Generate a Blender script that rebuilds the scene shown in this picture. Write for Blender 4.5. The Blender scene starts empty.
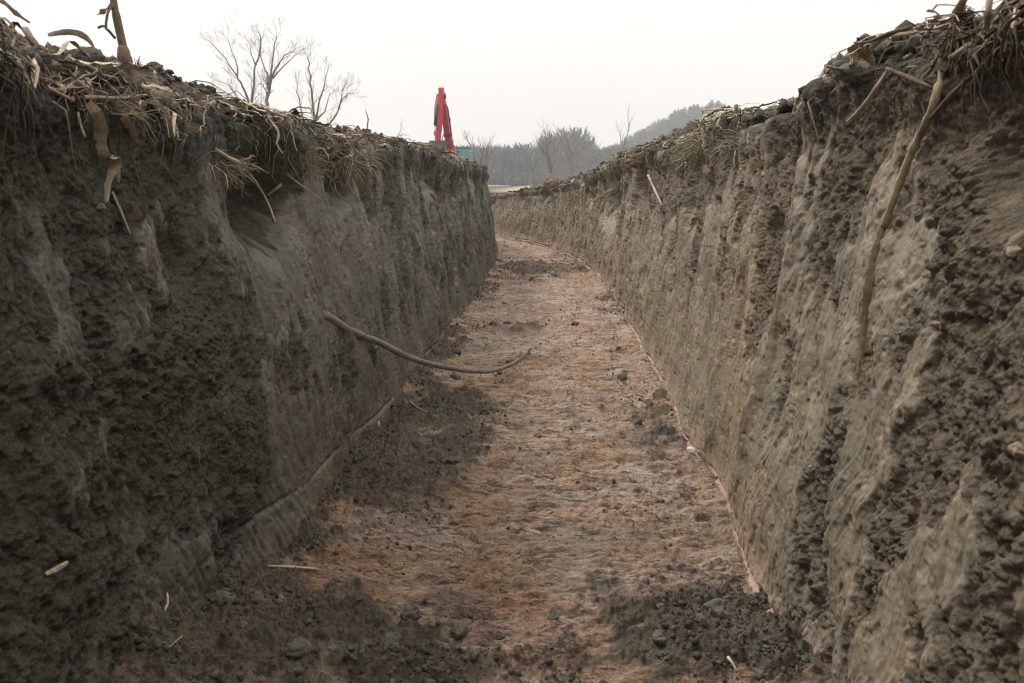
import bpy, math, random
import numpy as np
from mathutils import Vector, Matrix, Euler

rng = np.random.default_rng(11)
random.seed(11)
S = bpy.context.scene
COL = S.collection
R = math.radians

# ------------------------------------------------------------------ camera
EYE, FPX = 1.5, 796.0
cam_d = bpy.data.cameras.new("camera")
cam = bpy.data.objects.new("camera", cam_d); COL.objects.link(cam)
cam_d.sensor_width = 36.0; cam_d.lens = 36.0 * FPX / 1024.0
cam_d.clip_start = 0.05; cam_d.clip_end = 6000
cam.location = (0, 0, EYE)
cam.rotation_euler = (R(90 - 11.1), 0, R(2.37))
cam_d.dof.use_dof = True; cam_d.dof.focus_distance = 5.5; cam_d.dof.aperture_fstop = 5.6
S.camera = cam
CM = Euler(cam.rotation_euler).to_matrix()
O = Vector(cam.location)

def ray(px, py):
    return CM @ Vector(((px - 512) / FPX, -(py - 341.5) / FPX, -1.0))
def P(px, py, dep):
    return O + ray(px, py) * dep

# ------------------------------------------------------------------ noise
def _h(ix, iy, s):
    n = (ix.astype(np.int64) * 374761393 + iy.astype(np.int64) * 668265263 + s * 974634777) & 0xffffffff
    n = ((n ^ (n >> 13)) * 1274126177) & 0xffffffff
    n = ((n ^ (n >> 16)) * 2246822519) & 0xffffffff
    return ((n ^ (n >> 15)) & 0xffffff) / float(0x1000000)
def perlin(x, y, s=0):
    x = np.asarray(x, float); y = np.asarray(y, float)
    x, y = np.broadcast_arrays(x, y)
    xi = np.floor(x); yi = np.floor(y); fx = x - xi; fy = y - yi
    u = fx * fx * fx * (fx * (fx * 6 - 15) + 10); v = fy * fy * fy * (fy * (fy * 6 - 15) + 10)
    def g(a, b):
        t = _h(xi + a, yi + b, s) * 6.2831853
        return np.cos(t) * (fx - a) + np.sin(t) * (fy - b)
    a0 = g(0, 0); a1 = g(1, 0); b0 = g(0, 1); b1 = g(1, 1)
    a = a0 + u * (a1 - a0); b = b0 + u * (b1 - b0)
    return (a + v * (b - a)) * 1.5
def fbm(x, y, o=4, s=0, gain=.5):
    r = 0; a = 1.; f = 1.
    for k in range(o):
        r = r + a * perlin(x * f + 17.3 * k, y * f - 9.1 * k, s + k); a *= gain; f *= 2.03
    return r
def crumbs(x, y, s=0, rmin=.12, rmax=.62):
    """lumps: one dome of its own size per cell, the highest wins"""
    wx = x + .22 * perlin(x * 2.3, y * 2.3, s + 91); wy = y + .22 * perlin(x * 2.3 + 50, y * 2.3, s + 92)
    xi = np.floor(wx); yi = np.floor(wy); best = np.zeros(np.shape(wx))
    for a in (-1, 0, 1):
        for b in (-1, 0, 1):
            px = xi + a + _h(xi + a, yi + b, s); py = yi + b + _h(xi + a, yi + b, s + 1)
            r = rmin + (rmax - rmin) * _h(xi + a, yi + b, s + 2) ** 2
            d2 = (wx - px) ** 2 + (wy - py) ** 2
            best = np.maximum(best, r * np.sqrt(np.maximum(0, 1 - d2 / (r * r))))
    return best
def ss(a, b, x):
    t = np.clip((x - a) / (b - a), 0, 1); return t * t * (3 - 2 * t)
def gauss(x, c, w): return np.exp(-((x - c) / w) ** 2)

# ------------------------------------------------------------------ trench plan
Y0, Y1 = -0.9, 41.0  # near end face added unseen behind the camera, cuts light on near walls
def centre(y):
    y = np.asarray(y, float)
    t = np.clip(y - 15, 0, 8.0)
    return -.018 * t * t - .288 * np.clip(y - 23, 0, 40) * (1 - .012 * np.clip(y - 23, 0, 40))
def closing(y):                                     # 1 inside the trench, 0 past its two ends
    return ss(Y0 - .12, Y0 + .05, y) * (1 - ss(Y1 - .6, Y1, y))
ky = [1.0, 3, 6, 10, 15, 45]
def floor_x(side, y):
    v = np.interp(y, [1, 2.5, 5, 10, 16, 45], [-1.13, -1.10, -1.04, -.97, -.95, -.95]) if side < 0 else \
        np.interp(y, [1, 2.5, 4, 7, 12, 17, 23, 45], [.80, .82, .86, .92, .92, .66, .25, .25])
    return centre(y) + (v + .03 * perlin(np.asarray(y) * .9, 3.3, 5 + side)) * closing(y)
def lip_x(side, y):
    v = np.interp(y, [1, 6, 14, 45], [-1.33, -1.33, -1.2, -1.2]) if side < 0 else np.interp(y, [1, 11, 13, 17, 23, 45], [1.08, 1.08, 1.02, .78, .38, .38])
    w = .06 * perlin(np.asarray(y) * .8, .7, 21 + side) + .035 * perlin(np.asarray(y) * 3.1, .2, 31 + side) + .018 * perlin(np.asarray(y) * 9., .2, 41 + side)
    return centre(y) + (v + w) * closing(y)
LY = [-1, 1.9, 2.5, 3.0, 3.6, 4.2, 5, 6, 7.4, 9, 12, 16, 20, 24, 30, 41, 60]
LZ = [1.80, 1.79, 1.77, 1.75, 1.81, 1.79, 1.77, 1.81, 1.86, 1.83, 1.82, 1.80, 1.75, 1.5, 1.25, 1.2, 1.2]
RY = [-1, 1.9, 2.8, 3.5, 4.5, 5.0, 5.6, 6.2, 7.5, 9, 11, 13.4, 17, 19.5, 22, 25, 30, 41, 60]
RZ = [1.93, 1.93, 1.91, 1.86, 1.85, 1.87, 1.84, 1.81, 1.80, 1.81, 1.83, 1.74, 1.6, 1.47, 1.36, 1.24, 1.18, 1.15, 1.15]
def lip_base(side, y): return np.interp(y, LY, LZ) if side < 0 else np.interp(y, RY, RZ)
def field_z(x, y):
    d = np.hypot(x, y)
    z = np.interp(d, [0, 30, 60, 150, 260, 1500], [1.42, 1.2, 1.12, 1.38, 1.6, 2.0]) + .05 * perlin(x * .07, y * .07, 77)
    hill = 27.5 * np.exp(-(((x - 84) / 44) ** 2)) * np.exp(-(((y - 430) / 110) ** 2)) + 9 * np.exp(-(((x - 260) / 160) ** 2 + ((y - 520) / 120) ** 2))
    return z + hill
def ground_h(side, x, y, fine=True):
    x = np.asarray(x, float); y = np.asarray(y, float)
    d = np.maximum(side * (x - lip_x(side, y)), 0)
    near = np.exp(-(d / 2.0) ** 2) * ss(-30, -4, y)
    base = field_z(x, y)
    lip = lip_base(side, y)
    lum_ = (.035 if side < 0 else .11) * ss(5, 8, y) * (1 - ss(20, 28, y)) * gauss(d, .35, .35) * (.6 + 1.3 * np.abs(fbm(y * 1.6, x * 2.2, 3, 65 + side)))
    amp = np.interp(y, [1.5, 2.9, 3.5, 4.2, 5, 5.7, 6.4, 7.4, 9, 14], [.34, .34, .20, .11, .15, .12, .03, .09, .12, .10]) if side < 0 else .12
    bump = amp * gauss(d, .55, .38) * (.9 + .5 * perlin(y * .9, x * .8, 61 + side)) * (1 - ss(14, 26, y))
    bump = bump + 2.0 * ss(1.3, .2, y) * ss(-9, -5, y) * ss(.05, .9, d) * ss(4.5, 2.2, d)      # unseen mounds added behind the camera to darken the near walls
    z = base + (lip - base) * near + bump + lum_
    if fine:
        a = np.exp(-d / 3.5) * (1 - .6 * ss(15, 30, y))
        z = z + a * (.055 * fbm(x * 2.2, y * 2.2, 4, 71 + side) + .085 * (crumbs(x * 4.2, y * 4.2, 81) - .12) + .06 * crumbs(x * 10, y * 10, 84))
        z = z + (1 - np.exp(-d / 3.5)) * .03 * fbm(x * .6, y * .6, 3, 75)
    return z
def lip_z(side, y): return ground_h(side, lip_x(side, y), y)

# loose dark soil on the floor, pixel blobs -> floor coordinates
def floor_px(px, py):
    d = ray(px, py); t = -EYE / d.z; p = O + d * t; return p.x, p.y
BLOBS = []
for (px, py, wx, wy, a) in [(430, 432, .42, .75, 1.05), (390, 455, .35, .7, 1.0), (330, 505, .2, .6, .55), (455, 400, .25, .5, .6), (320, 470, .3, .8, .8),
        (675, 335, .38, 1.0, .95), (620, 300, .3, 1.3, .9), (655, 410, .22, .5, .75), (640, 445, .25, .3, .55), (250, 640, .5, .35, 1.2), (330, 655, .35, .22, 1.15),
        (180, 610, .4, .4, 1.15), (125, 655, .35, .45, 1.3), (740, 640, .3, .28, 1.15), (690, 610, .2, .16, .9), (800, 660, .3, .35, 1.2), (600, 655, .35, .16, .75), (460, 672, .4, .12, .6),
        (440, 345, .25, 1.0, .85), (480, 290, .3, 1.6, .8), (540, 268, 1.0, 1.5, .95), (520, 240, .8, .9, .4), (580, 255, .4, 1.5, .8), (510, 325, .5, .35, .5), (415, 375, .2, 1.0, .9)]:
    fx_, fy_ = floor_px(px, py); BLOBS.append((fx_, fy_, wx, wy, a))
def loose(x, y):
    m = 0
    for (cx, cy, wx, wy, a) in BLOBS: m = m + a * np.exp(-(((x - cx) / wx) ** 2 + ((y - cy) / wy) ** 2))
    m = np.minimum(m, 1.25)
    m = m * (1 + .45 * fbm(x * 7, y * 7, 4, 107, .6)) + .5 * fbm(x * 2.6, y * 2.0, 5, 101, .6) + .3 * fbm(x * 5, y * 13, 4, 105, .6) + .03
    m = m + .55 * ss(2.1, 1.6, y)
    return ss(.15, 1.05, m)
def floor_h(x, y):
    x = np.asarray(x, float); y = np.asarray(y, float)
    L = loose(x, y)
    h = .022 * fbm(x * 1.1, y * 1.1, 3, 111)
    sx = x + .1 * y
    str_ = fbm(sx * 2.2, y * 17, 4, 115, .6)
    wx = sx + .25 * perlin(x * 1.7, y * 2.1, 113)
    gv = perlin(wx * .8, y * 5.5, 129); h = h - (1 - L) * .016 * ss(.06, .0, np.abs(gv)) * ss(-.1, .4, perlin(x * 1.3, y * 1.1, 130))     # crosswise tooth marks
    h = h + (1 - .6 * L) * (.012 * str_ + .012 * np.abs(perlin(sx * 1.3, y * 7, 119)) + .006 * fbm(x * 16, y * 34, 3, 118))
    t1 = fbm(wx * 2.4, y * 6.5, 4, 121, .55) * 3.; k1 = np.floor(t1); f1 = t1 - k1
    h = h + (1 - .7 * L) * .009 * (k1 + ss(.86, 1., f1))                      # flaking crust, in little ledges
    t2 = fbm(wx * 6 + 3, y * 15, 3, 125, .55) * 3.; k2 = np.floor(t2); f2 = t2 - k2
    h = h + (1 - .8 * L) * .006 * (k2 + ss(.82, 1., f2)) + (1 - L) * .003 * fbm(x * 45, y * 60, 2, 128)
    h = h + (1 - L) * .016 * np.maximum(crumbs(x * 14, y * 14, 123, .05, .5) - .12, 0)
    c = crumbs(x * 7, y * 7, 131) * .06 + crumbs(x * 15, y * 15, 135) * .045 + crumbs(x * 33, y * 33, 139) * .026 + .035 * fbm(x * 3, y * 3, 4, 133) + .014 * fbm(x * 30, y * 30, 3, 137, .6) + .004 * perlin(x * 110, y * 110, 138)
    h = h + L * (c + .02)
    # soil fallen along the foot of the walls, and the two front heaps
    h = h + .24 * np.exp(-((x + 1.2) / .28) ** 2) * ss(3.1, 2.0, y) + .10 * np.exp(-((x - .85) / .3) ** 2) * ss(2.7, 2.0, y)
    h = h + .10 * np.exp(-((x + .7) / .35) ** 2 - ((y - 2.15) / .3) ** 2) + .07 * np.exp(-((x - .62) / .3) ** 2 - ((y - 2.3) / .3) ** 2)
    h = h + .03 * np.exp(-((x - centre(y) + .95) / .18) ** 2) + .03 * np.exp(-((x - centre(y) - .88) / .08) ** 2)
    # a crack with a lifted flap near the front
    px, py = floor_px(462, 640)
    h = h - .05 * np.exp(-((x - px) / .13) ** 2 - ((y - py - .02 * np.sin(x * 14)) / .025) ** 2)
    return h - .03

# ------------------------------------------------------------------ mesh helpers
def grid_mesh(name, X, Y, Z, mat, flip=False, attrs=None, kind='structure'):
    n, m = X.shape
    me = bpy.data.meshes.new(name)
    co = np.stack([X, Y, Z], -1).reshape(-1, 3).astype(np.float32)
    idx = np.arange(n * m).reshape(n, m)
    q = np.stack([idx[:-1, :-1], idx[1:, :-1], idx[1:, 1:], idx[:-1, 1:]], -1).reshape(-1, 4)
    if flip: q = q[:, ::-1]
    me.vertices.add(n * m); me.vertices.foreach_set('co', co.ravel())
    me.loops.add(q.size); me.loops.foreach_set('vertex_index', q.ravel().astype(np.int32))
    me.polygons.add(len(q)); me.polygons.foreach_set('loop_start', np.arange(0, q.size, 4, dtype=np.int32))
    me.polygons.foreach_set('use_smooth', np.ones(len(q), bool))
    me.update(calc_edges=True)
    for k, v in (attrs or {}).items():
        a = me.attributes.new(k, 'FLOAT', 'POINT'); a.data.foreach_set('value', np.asarray(v, np.float32).ravel())
    me.materials.append(mat)
    o = bpy.data.objects.new(name, me); COL.objects.link(o)
    if kind: o['kind'] = kind
    return o

class MB:
    def __init__(s): s.v = []; s.f = []; s.n = 0; s.smooth = True
    def add(s, v, f):
        s.v.extend([tuple(p) for p in v]); s.f.extend([tuple(i + s.n for i in q) for q in f]); s.n += len(v)
    def tube(s, pts, rad, k=6, cap=True, flat=1.0, up=None):
        pts = [Vector(p) for p in pts]; n = len(pts)
        if not hasattr(rad, '__len__'): rad = [rad] * n
        V = []; F = []
        ref = Vector(up) if up else Vector((.31, .22, .92))
        for i, p in enumerate(pts):
            t = (pts[min(i + 1, n - 1)] - pts[max(i - 1, 0)])
            t = t.normalized() if t.length > 1e-9 else Vector((0, 0, 1))
            a = t.cross(ref)
            if a.length < 1e-3: a = t.cross(Vector((1, 0, 0)))
            a.normalize(); b = a.cross(t)
            for j in range(k):
                an = 2 * math.pi * j / k
                V.append(p + a * math.cos(an) * rad[i] + b * math.sin(an) * rad[i] * flat)
        for i in range(n - 1):
            for j in range(k):
                F.append((i * k + j, i * k + (j + 1) % k, (i + 1) * k + (j + 1) % k, (i + 1) * k + j))
        if cap:
            F.append(tuple(range(k - 1, -1, -1))); F.append(tuple((n - 1) * k + j for j in range(k)))
        s.add(V, F)
    def ribbon(s, pts, w, twist=0., side=None, cup=.25, thick=.0012):
        """a curled dry leaf: cross-section of 3 points, both faces"""
        pts = [Vector(p) for p in pts]; n = len(pts)
        if not hasattr(w, '__len__'): w = [w] * n
        V = []; F = []
        ref = Vector(side) if side else Vector((random.uniform(-1, 1), random.uniform(-1, 1), random.uniform(-1, 1)))
        for i, p in enumerate(pts):
            t = (pts[min(i + 1, n - 1)] - pts[max(i - 1, 0)]).normalized()
            a = ref - t * ref.dot(t)
            if a.length < 1e-3: a = t.orthogonal()
            a.normalize(); b = t.cross(a)
            an = twist * i / max(1, n - 1)
            c = a * math.cos(an) + b * math.sin(an); d = t.cross(c)
            V += [p + c * w[i], p + d * w[i] * cup, p - c * w[i], p + d * (w[i] * cup - thick * 2)]
        for i in range(n - 1):
            o = i * 4; q = o + 4
            F += [(o, o + 1, q + 1, q), (o + 1, o + 2, q + 2, q + 1), (o + 2, o + 3, q + 3, q + 2), (o + 3, o, q, q + 3)]
        s.add(V, F)
    def box(s, c, d, rot=None, taper=1.0):
        V = []
        for z in (-1, 1):
            for (x, y) in ((-1, -1), (1, -1), (1, 1), (-1, 1)):
                t = taper if z > 0 else 1
                v = Vector((x * d[0] / 2 * t, y * d[1] / 2 * t, z * d[2] / 2))
                if rot: v = rot @ v
                V.append(v + Vector(c))
        s.add(V, [(3, 2, 1, 0), (4, 5, 6, 7), (0, 1, 5, 4), (1, 2, 6, 5), (2, 3, 7, 6), (3, 0, 4, 7)])
    def prism(s, poly, x0, x1):
        """outline in (y,z) extruded along x"""
        n = len(poly)
        V = [(x0, a, b) for a, b in poly] + [(x1, a, b) for a, b in poly]
        F = [tuple(range(n)), tuple(range(2 * n - 1, n - 1, -1))] + [((i + 1) % n, i, n + i, n + (i + 1) % n) for i in range(n)]
        s.add(V, F)
    def build(s, name, mat, parent=None, smooth=False, bevel=0):
        me = bpy.data.meshes.new(name); me.from_pydata(s.v, [], s.f); me.update()
        if smooth: me.polygons.foreach_set('use_smooth', np.ones(len(me.polygons), bool))
        me.materials.append(mat)
        o = bpy.data.objects.new(name, me); COL.objects.link(o)
        if parent: o.parent = parent
        if bevel:
            b = o.modifiers.new('b', 'BEVEL'); b.width = bevel; b.segments = 2; b.limit_method = 'ANGLE'
        return o
def tag(o, label=None, cat=None, group=None, kind=None):
    if label: o['label'] = label
    if cat: o['category'] = cat
    if group: o['group'] = group
    if kind: o['kind'] = kind
    return o
def empty(name, loc, label, cat, group=None, rz=0):
    o = bpy.data.objects.new(name, None); COL.objects.link(o); o.location = loc; o.rotation_euler = (0, 0, rz)
    o.empty_display_size = .1
    return tag(o, label, cat, group)

# ------------------------------------------------------------------ materials
def mat(name):
    m = bpy.data.materials.new(name); m.use_nodes = True
    nt = m.node_tree; nt.nodes.clear()
    out = nt.nodes.new('ShaderNodeOutputMaterial'); b = nt.nodes.new('ShaderNodeBsdfPrincipled')
    nt.links.new(b.outputs[0], out.inputs[0])
    b.inputs['Specular IOR Level'].default_value = .3
    return m, nt, b
class N:
    def __init__(s, nt): s.nt = nt; s.co = nt.nodes.new('ShaderNodeTexCoord')
    def node(s, t, **k):
        n = s.nt.nodes.new(t)
        for a, b in k.items(): setattr(n, a, b)
        return n
    def link(s, a, b): s.nt.links.new(a, b)
    def noise(s, scale, detail=4, rough=.55, stretch=(1, 1, 1), dist=0, geo=True):
        mp = s.node('ShaderNodeMapping'); mp.inputs['Scale'].default_value = stretch
        s.link(s.co.outputs['Object'], mp.inputs[0])
        n = s.node('ShaderNodeTexNoise'); n.inputs['Scale'].default_value = scale; n.inputs['Detail'].default_value = detail
        n.inputs['Roughness'].default_value = rough; n.inputs['Distortion'].default_value = dist
        s.link(mp.outputs[0], n.inputs['Vector']); return n.outputs[0]
    def attr(s, name):
        a = s.node('ShaderNodeAttribute'); a.attribute_name = name; return a.outputs['Fac']
    def ramp(s, fac, stops, interp='LINEAR'):
        r = s.node('ShaderNodeValToRGB'); r.color_ramp.interpolation = interp
        e = r.color_ramp.elements
        while len(e) < len(stops): e.new(.5)
        for i, (p, c) in enumerate(stops):
            e[i].position = p; e[i].color = (c, c, c, 1) if not hasattr(c, '__len__') else (*c, 1)
        s.link(fac, r.inputs[0]); return r.outputs[0]
    def mix(s, fac, a, b, mode='MIX'):
        m = s.node('ShaderNodeMix', data_type='RGBA', blend_type=mode)
        for sock, v in ((m.inputs[0], fac), (m.inputs[6], a), (m.inputs[7], b)):
            if hasattr(v, 'links'): s.link(v, sock)
            elif hasattr(v, '__len__'): sock.default_value = (*v, 1)
            else: sock.default_value = v
        return m.outputs[2]
    def math(s, op, a, b=0.):
        m = s.node('ShaderNodeMath', operation=op)
        for sock, v in zip(m.inputs, (a, b)):
            if hasattr(v, 'links'): s.link(v, sock)
            else: sock.default_value = v
        return m.outputs[0]
    def bump(s, h, strength=.5, dist=.01, normal=None):
        b = s.node('ShaderNodeBump'); b.inputs['Strength'].default_value = strength; b.inputs['Distance'].default_value = dist
        s.link(h, b.inputs['Height'])
        if normal: s.link(normal, b.inputs['Normal'])
        return b.outputs[0]

def wall_material(name, tan, grey, dark, humus, clay):
    m, nt, b = mat(name); n = N(nt)
    smear = n.noise(2.2, 6, .65, (1, 1.0, .45), .6)
    fine = n.noise(46, 6, .75)
    mid = n.noise(8, 6, .7, (1, 1, .6), .8)
    streak = n.noise(20, 5, .65, (1, 1, .10), .5)
    blot = n.noise(1.3, 5, .65, (1, 1, .6), .5)
    grain = n.noise(140, 3, .7)
    base = n.mix(n.ramp(smear, [(.38, 0.), (.58, 1.)]), tan, grey)
    base = n.mix(n.math('MULTIPLY', n.ramp(streak, [(.44, 0.), (.6, 1.)]), .55), base, tuple(.5 * c for c in tan))
    base = n.mix(n.math('MULTIPLY', n.ramp(streak, [(.36, 1.), (.46, 0.)]), .45), base, tuple(1.25 * c for c in tan))
    base = n.mix(n.math('MULTIPLY', n.ramp(blot, [(.48, 0.), (.60, 1.)]), .55), base, tuple(.5 * (a + c) for a, c in zip(grey, dark)))
    base = n.mix(n.math('MULTIPLY', n.ramp(mid, [(.50, 0.), (.62, 1.)]), .65), base, dark)
    spots = n.noise(22, 5, .7, (1, 1, .7), .5)
    base = n.mix(n.math('MULTIPLY', n.ramp(spots, [(.56, 0.), (.64, 1.)]), .6), base, tuple(.6 * c for c in dark))
    base = n.mix(n.math('MULTIPLY', n.ramp(spots, [(.34, 1.), (.42, 0.)]), .35), base, tuple(1.3 * c for c in tan))
    rg = n.attr('rough')
    rf = n.ramp(n.math('ADD', rg, n.math('MULTIPLY', n.math('SUBTRACT', mid, .5), .8)), [(.22, 0.), (.8, 1.)])
    crumb = n.mix(n.ramp(fine, [(.36, 0.), (.62, 1.)]), tuple(.5 * c for c in dark), tuple(1.75 * c for c in dark))
    base = n.mix(n.math('MULTIPLY', rf, .50), base, crumb)
    base = n.mix(n.attr('humus'), base, n.mix(n.ramp(fine, [(.36, 0.), (.62, 1.)]), tuple(.5 * c for c in humus), tuple(1.7 * c for c in humus)))
    base = n.mix(n.math('MULTIPLY', n.attr('clay'), n.ramp(mid, [(.35, .35), (.6, 1.)])), base, clay)
    gk = n.math('ADD', n.math('MULTIPLY', rf, .30), .22)
    base = n.mix(n.math('MULTIPLY', n.ramp(grain, [(.35, 1.), (.5, 0.)]), gk), base, tuple(.45 * c for c in dark))
    base = n.mix(n.math('MULTIPLY', n.ramp(grain, [(.62, 0.), (.72, 1.)]), gk), base, tuple(1.5 * c for c in tan))
    n.link(base, b.inputs['Base Color'])
    n.link(n.ramp(n.math('ADD', rf, n.math('MULTIPLY', n.ramp(blot, [(.4, 0.), (.6, 1.)]), .3)), [(0., .40), (.4, .7), (1., .95)]), b.inputs['Roughness'])
    h = n.math('ADD', n.math('MULTIPLY', fine, n.math('ADD', n.math('MULTIPLY', rf, 1.0), .18)), n.math('MULTIPLY', streak, .35))
    n.link(n.bump(n.math('MULTIPLY', grain, n.math('ADD', rf, .15)), .8, .007, n.bump(h, 1., .018)), b.inputs['Normal'])
    return m
M_LW = wall_material('earth_shade_toned_face', (.168, .142, .105), (.112, .114, .095), (.094, .090, .070), (.058, .057, .047), (.215, .18, .135))  # left soils darker and greener, shade tone put into the colour
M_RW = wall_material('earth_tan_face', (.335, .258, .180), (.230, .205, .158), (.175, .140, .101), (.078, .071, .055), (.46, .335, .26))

m, nt, b = mat('trench_clay_floor'); n = N(nt)
st = n.noise(7, 6, .7, (.45, 2.2, 1), .7); big = n.noise(.9, 5, .65, (1, 1.2, 1), .5); fine = n.noise(48, 6, .75); fl = n.noise(2.2, 6, .62, (.8, 1.3, 1), .8)
st2 = n.noise(16, 6, .75, (.4, 1.8, 1), 1.); pat = n.noise(1.9, 6, .7, (.8, 1.3, 1), .6); grain = n.noise(150, 3, .7)
c = n.mix(n.ramp(st, [(.32, 0.), (.66, 1.)]), (.32, .23, .168), (.68, .50, .385))
c = n.mix(n.math('MULTIPLY', n.ramp(big, [(.46, 0.), (.56, 1.)]), .75), c, n.mix(st2, (.34, .20, .11), (.56, .34, .19)))
c = n.mix(n.math('MULTIPLY', n.ramp(fl, [(.52, 0.), (.60, 1.)]), .75), c, n.mix(st2, (.50, .385, .315), (.64, .52, .44)))
c = n.mix(n.math('MULTIPLY', n.ramp(pat, [(.50, 0.), (.60, 1.)]), .55), c, n.mix(fl, (.15, .125, .097), (.27, .225, .178)))
far_ = n.noise(.55, 4, .6, (.6, 1, 1), .4)
c = n.mix(n.math('MULTIPLY', n.ramp(far_, [(.5, 0.), (.62, 1.)]), .55), c, n.mix(st, (.30, .16, .085), (.50, .29, .165)))
c = n.mix(n.math('MULTIPLY', n.ramp(st2, [(.40, 1.), (.50, 0.)]), .85), c, (.072, .058, .045))  # dark cross streaks painted in for the small shadows of the flakes
st3 = n.noise(34, 5, .7, (.35, 1.7, 1), .8)
c = n.mix(n.math('MULTIPLY', n.ramp(st3, [(.36, 1.), (.46, 0.)]), .75), c, (.06, .05, .04))
c = n.mix(n.math('MULTIPLY', n.ramp(st3, [(.58, 0.), (.68, 1.)]), .4), c, (.60, .47, .385))
c = n.mix(n.math('MULTIPLY', n.ramp(fine, [(.36, 1.), (.5, 0.)]), .45), c, (.08, .064, .048))
c = n.mix(n.math('MULTIPLY', n.ramp(grain, [(.35, 1.), (.5, 0.)]), .4), c, (.07, .055, .042))
soil = n.mix(n.ramp(fine, [(.36, 0.), (.62, 1.)]), (.044, .041, .032), (.158, .138, .106))
soil = n.mix(n.math('MULTIPLY', n.ramp(grain, [(.58, 0.), (.7, 1.)]), .5), soil, (.19, .155, .12))
lf = n.ramp(n.math('ADD', n.attr('loose'), n.math('ADD', n.math('MULTIPLY', n.math('SUBTRACT', fine, .5), 1.), n.math('MULTIPLY', n.math('SUBTRACT', pat, .5), 1.6))), [(.2, 0.), (.9, 1.)])
c = n.mix(n.math('MULTIPLY', lf, .88), c, soil)
n.link(c, b.inputs['Base Color']); b.inputs['Roughness'].default_value = .8
n.link(n.ramp(n.math('ADD', lf, n.ramp(fl, [(.45, .35), (.6, 0.)])), [(0., .42), (.35, .7), (1., .95)]), b.inputs['Roughness'])
n.link(n.bump(grain, .8, .006, n.bump(n.math('ADD', fine, n.math('MULTIPLY', st2, .9)), .9, .016)), b.inputs['Normal'])
M_FLOOR = m

m, nt, b = mat('field_topsoil'); n = N(nt)
f1 = n.noise(30, 6, .7); f2 = n.noise(3, 5, .6); f3 = n.noise(.25, 4, .6)
c = n.mix(f1, (.035, .030, .024), (.105, .085, .063))
c = n.mix(n.ramp(f2, [(.45, 0.), (.7, .6)]), c, (.15, .112, .078))
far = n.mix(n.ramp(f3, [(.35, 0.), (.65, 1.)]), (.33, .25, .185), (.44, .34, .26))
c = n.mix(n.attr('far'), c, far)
n.link(c, b.inputs['Base Color']); b.inputs['Roughness'].default_value = .95
n.link(n.bump(n.math('ADD', f1, f2), .8, .02), b.inputs['Normal'])
M_FIELD = m

def fibre(name, lo, hi, rough=.75, scale=30, vary=.9):
    m, nt, b = mat(name); n = N(nt)
    a = n.noise(scale, 4, .6); c2 = n.noise(scale * 5, 3, .6, (1, 1, .25))
    oi = n.node('ShaderNodeObjectInfo')
    geo = n.node('ShaderNodeNewGeometry')
    c = n.mix(n.ramp(a, [(.3, 0.), (.7, 1.)]), lo, hi)
    c = n.mix(n.math('MULTIPLY', n.ramp(c2, [(.35, 1.), (.5, 0.)]), .5), c, tuple(.5 * x for x in lo))
    rnd = n.math('ADD', n.math('MULTIPLY', geo.outputs['Random Per Island'], vary), 1. - .55 * vary)
    mm = n.node('ShaderNodeMix', data_type='RGBA', blend_type='MULTIPLY'); mm.inputs[0].default_value = 1
    n.link(c, mm.inputs[6]); cc = n.node('ShaderNodeCombineColor'); [n.link(rnd, cc.inputs[i]) for i in range(3)]
    n.link(cc.outputs[0], mm.inputs[7]); n.link(mm.outputs[2], b.inputs['Base Color'])
    b.inputs['Roughness'].default_value = rough
    n.link(n.bump(c2, .4, .003), b.inputs['Normal'])
    return m
M_STRAW = fibre('dry_straw', (.22, .175, .115), (.46, .375, .26), vary=1.2)
M_PALE = fibre('pale_husk', (.40, .325, .225), (.66, .56, .42), vary=.5)
M_BROWN = fibre('brown_stalk', (.085, .058, .038), (.20, .135, .085))
M_GREYROOT = fibre('grey_root', (.15, .142, .125), (.28, .265, .235), .7, 22, vary=.2)
M_OLD = fibre('old_stalk', (.09, .075, .045), (.22, .17, .095))
M_FIBRE = fibre('root_fibre', (.05, .045, .036), (.17, .145, .11))
M_GRASS = fibre('dry_grass', (.17, .145, .09), (.36, .30, .20))
M_BARK = fibre('grey_bark', (.10, .105, .10), (.19, .195, .185), .9, 6)
M_TWIG = fibre('brown_twig', (.12, .11, .10), (.20, .175, .16), .9, 6)
M_WOOD = fibre('far_wood', (.055, .066, .070), (.115, .126, .128), .95, .2)  # blue-grey of the haze mixed into the tree colour itself
M_CONIF = fibre('conifer_green', (.018, .034, .028), (.045, .065, .05), .95, .3)
M_CLOD = fibre('clod_earth', (.055, .051, .040), (.125, .112, .088), .95, 30)
M_CLODR = fibre('clod_clay', (.15, .115, .085), (.27, .205, .15), .95, 18)
M_STONE = fibre('pale_stone', (.42, .39, .36), (.62, .59, .56), .8, 30)
M_RUST = fibre('rusty_clod', (.12, .082, .055), (.20, .142, .098), .95, 18)

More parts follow.
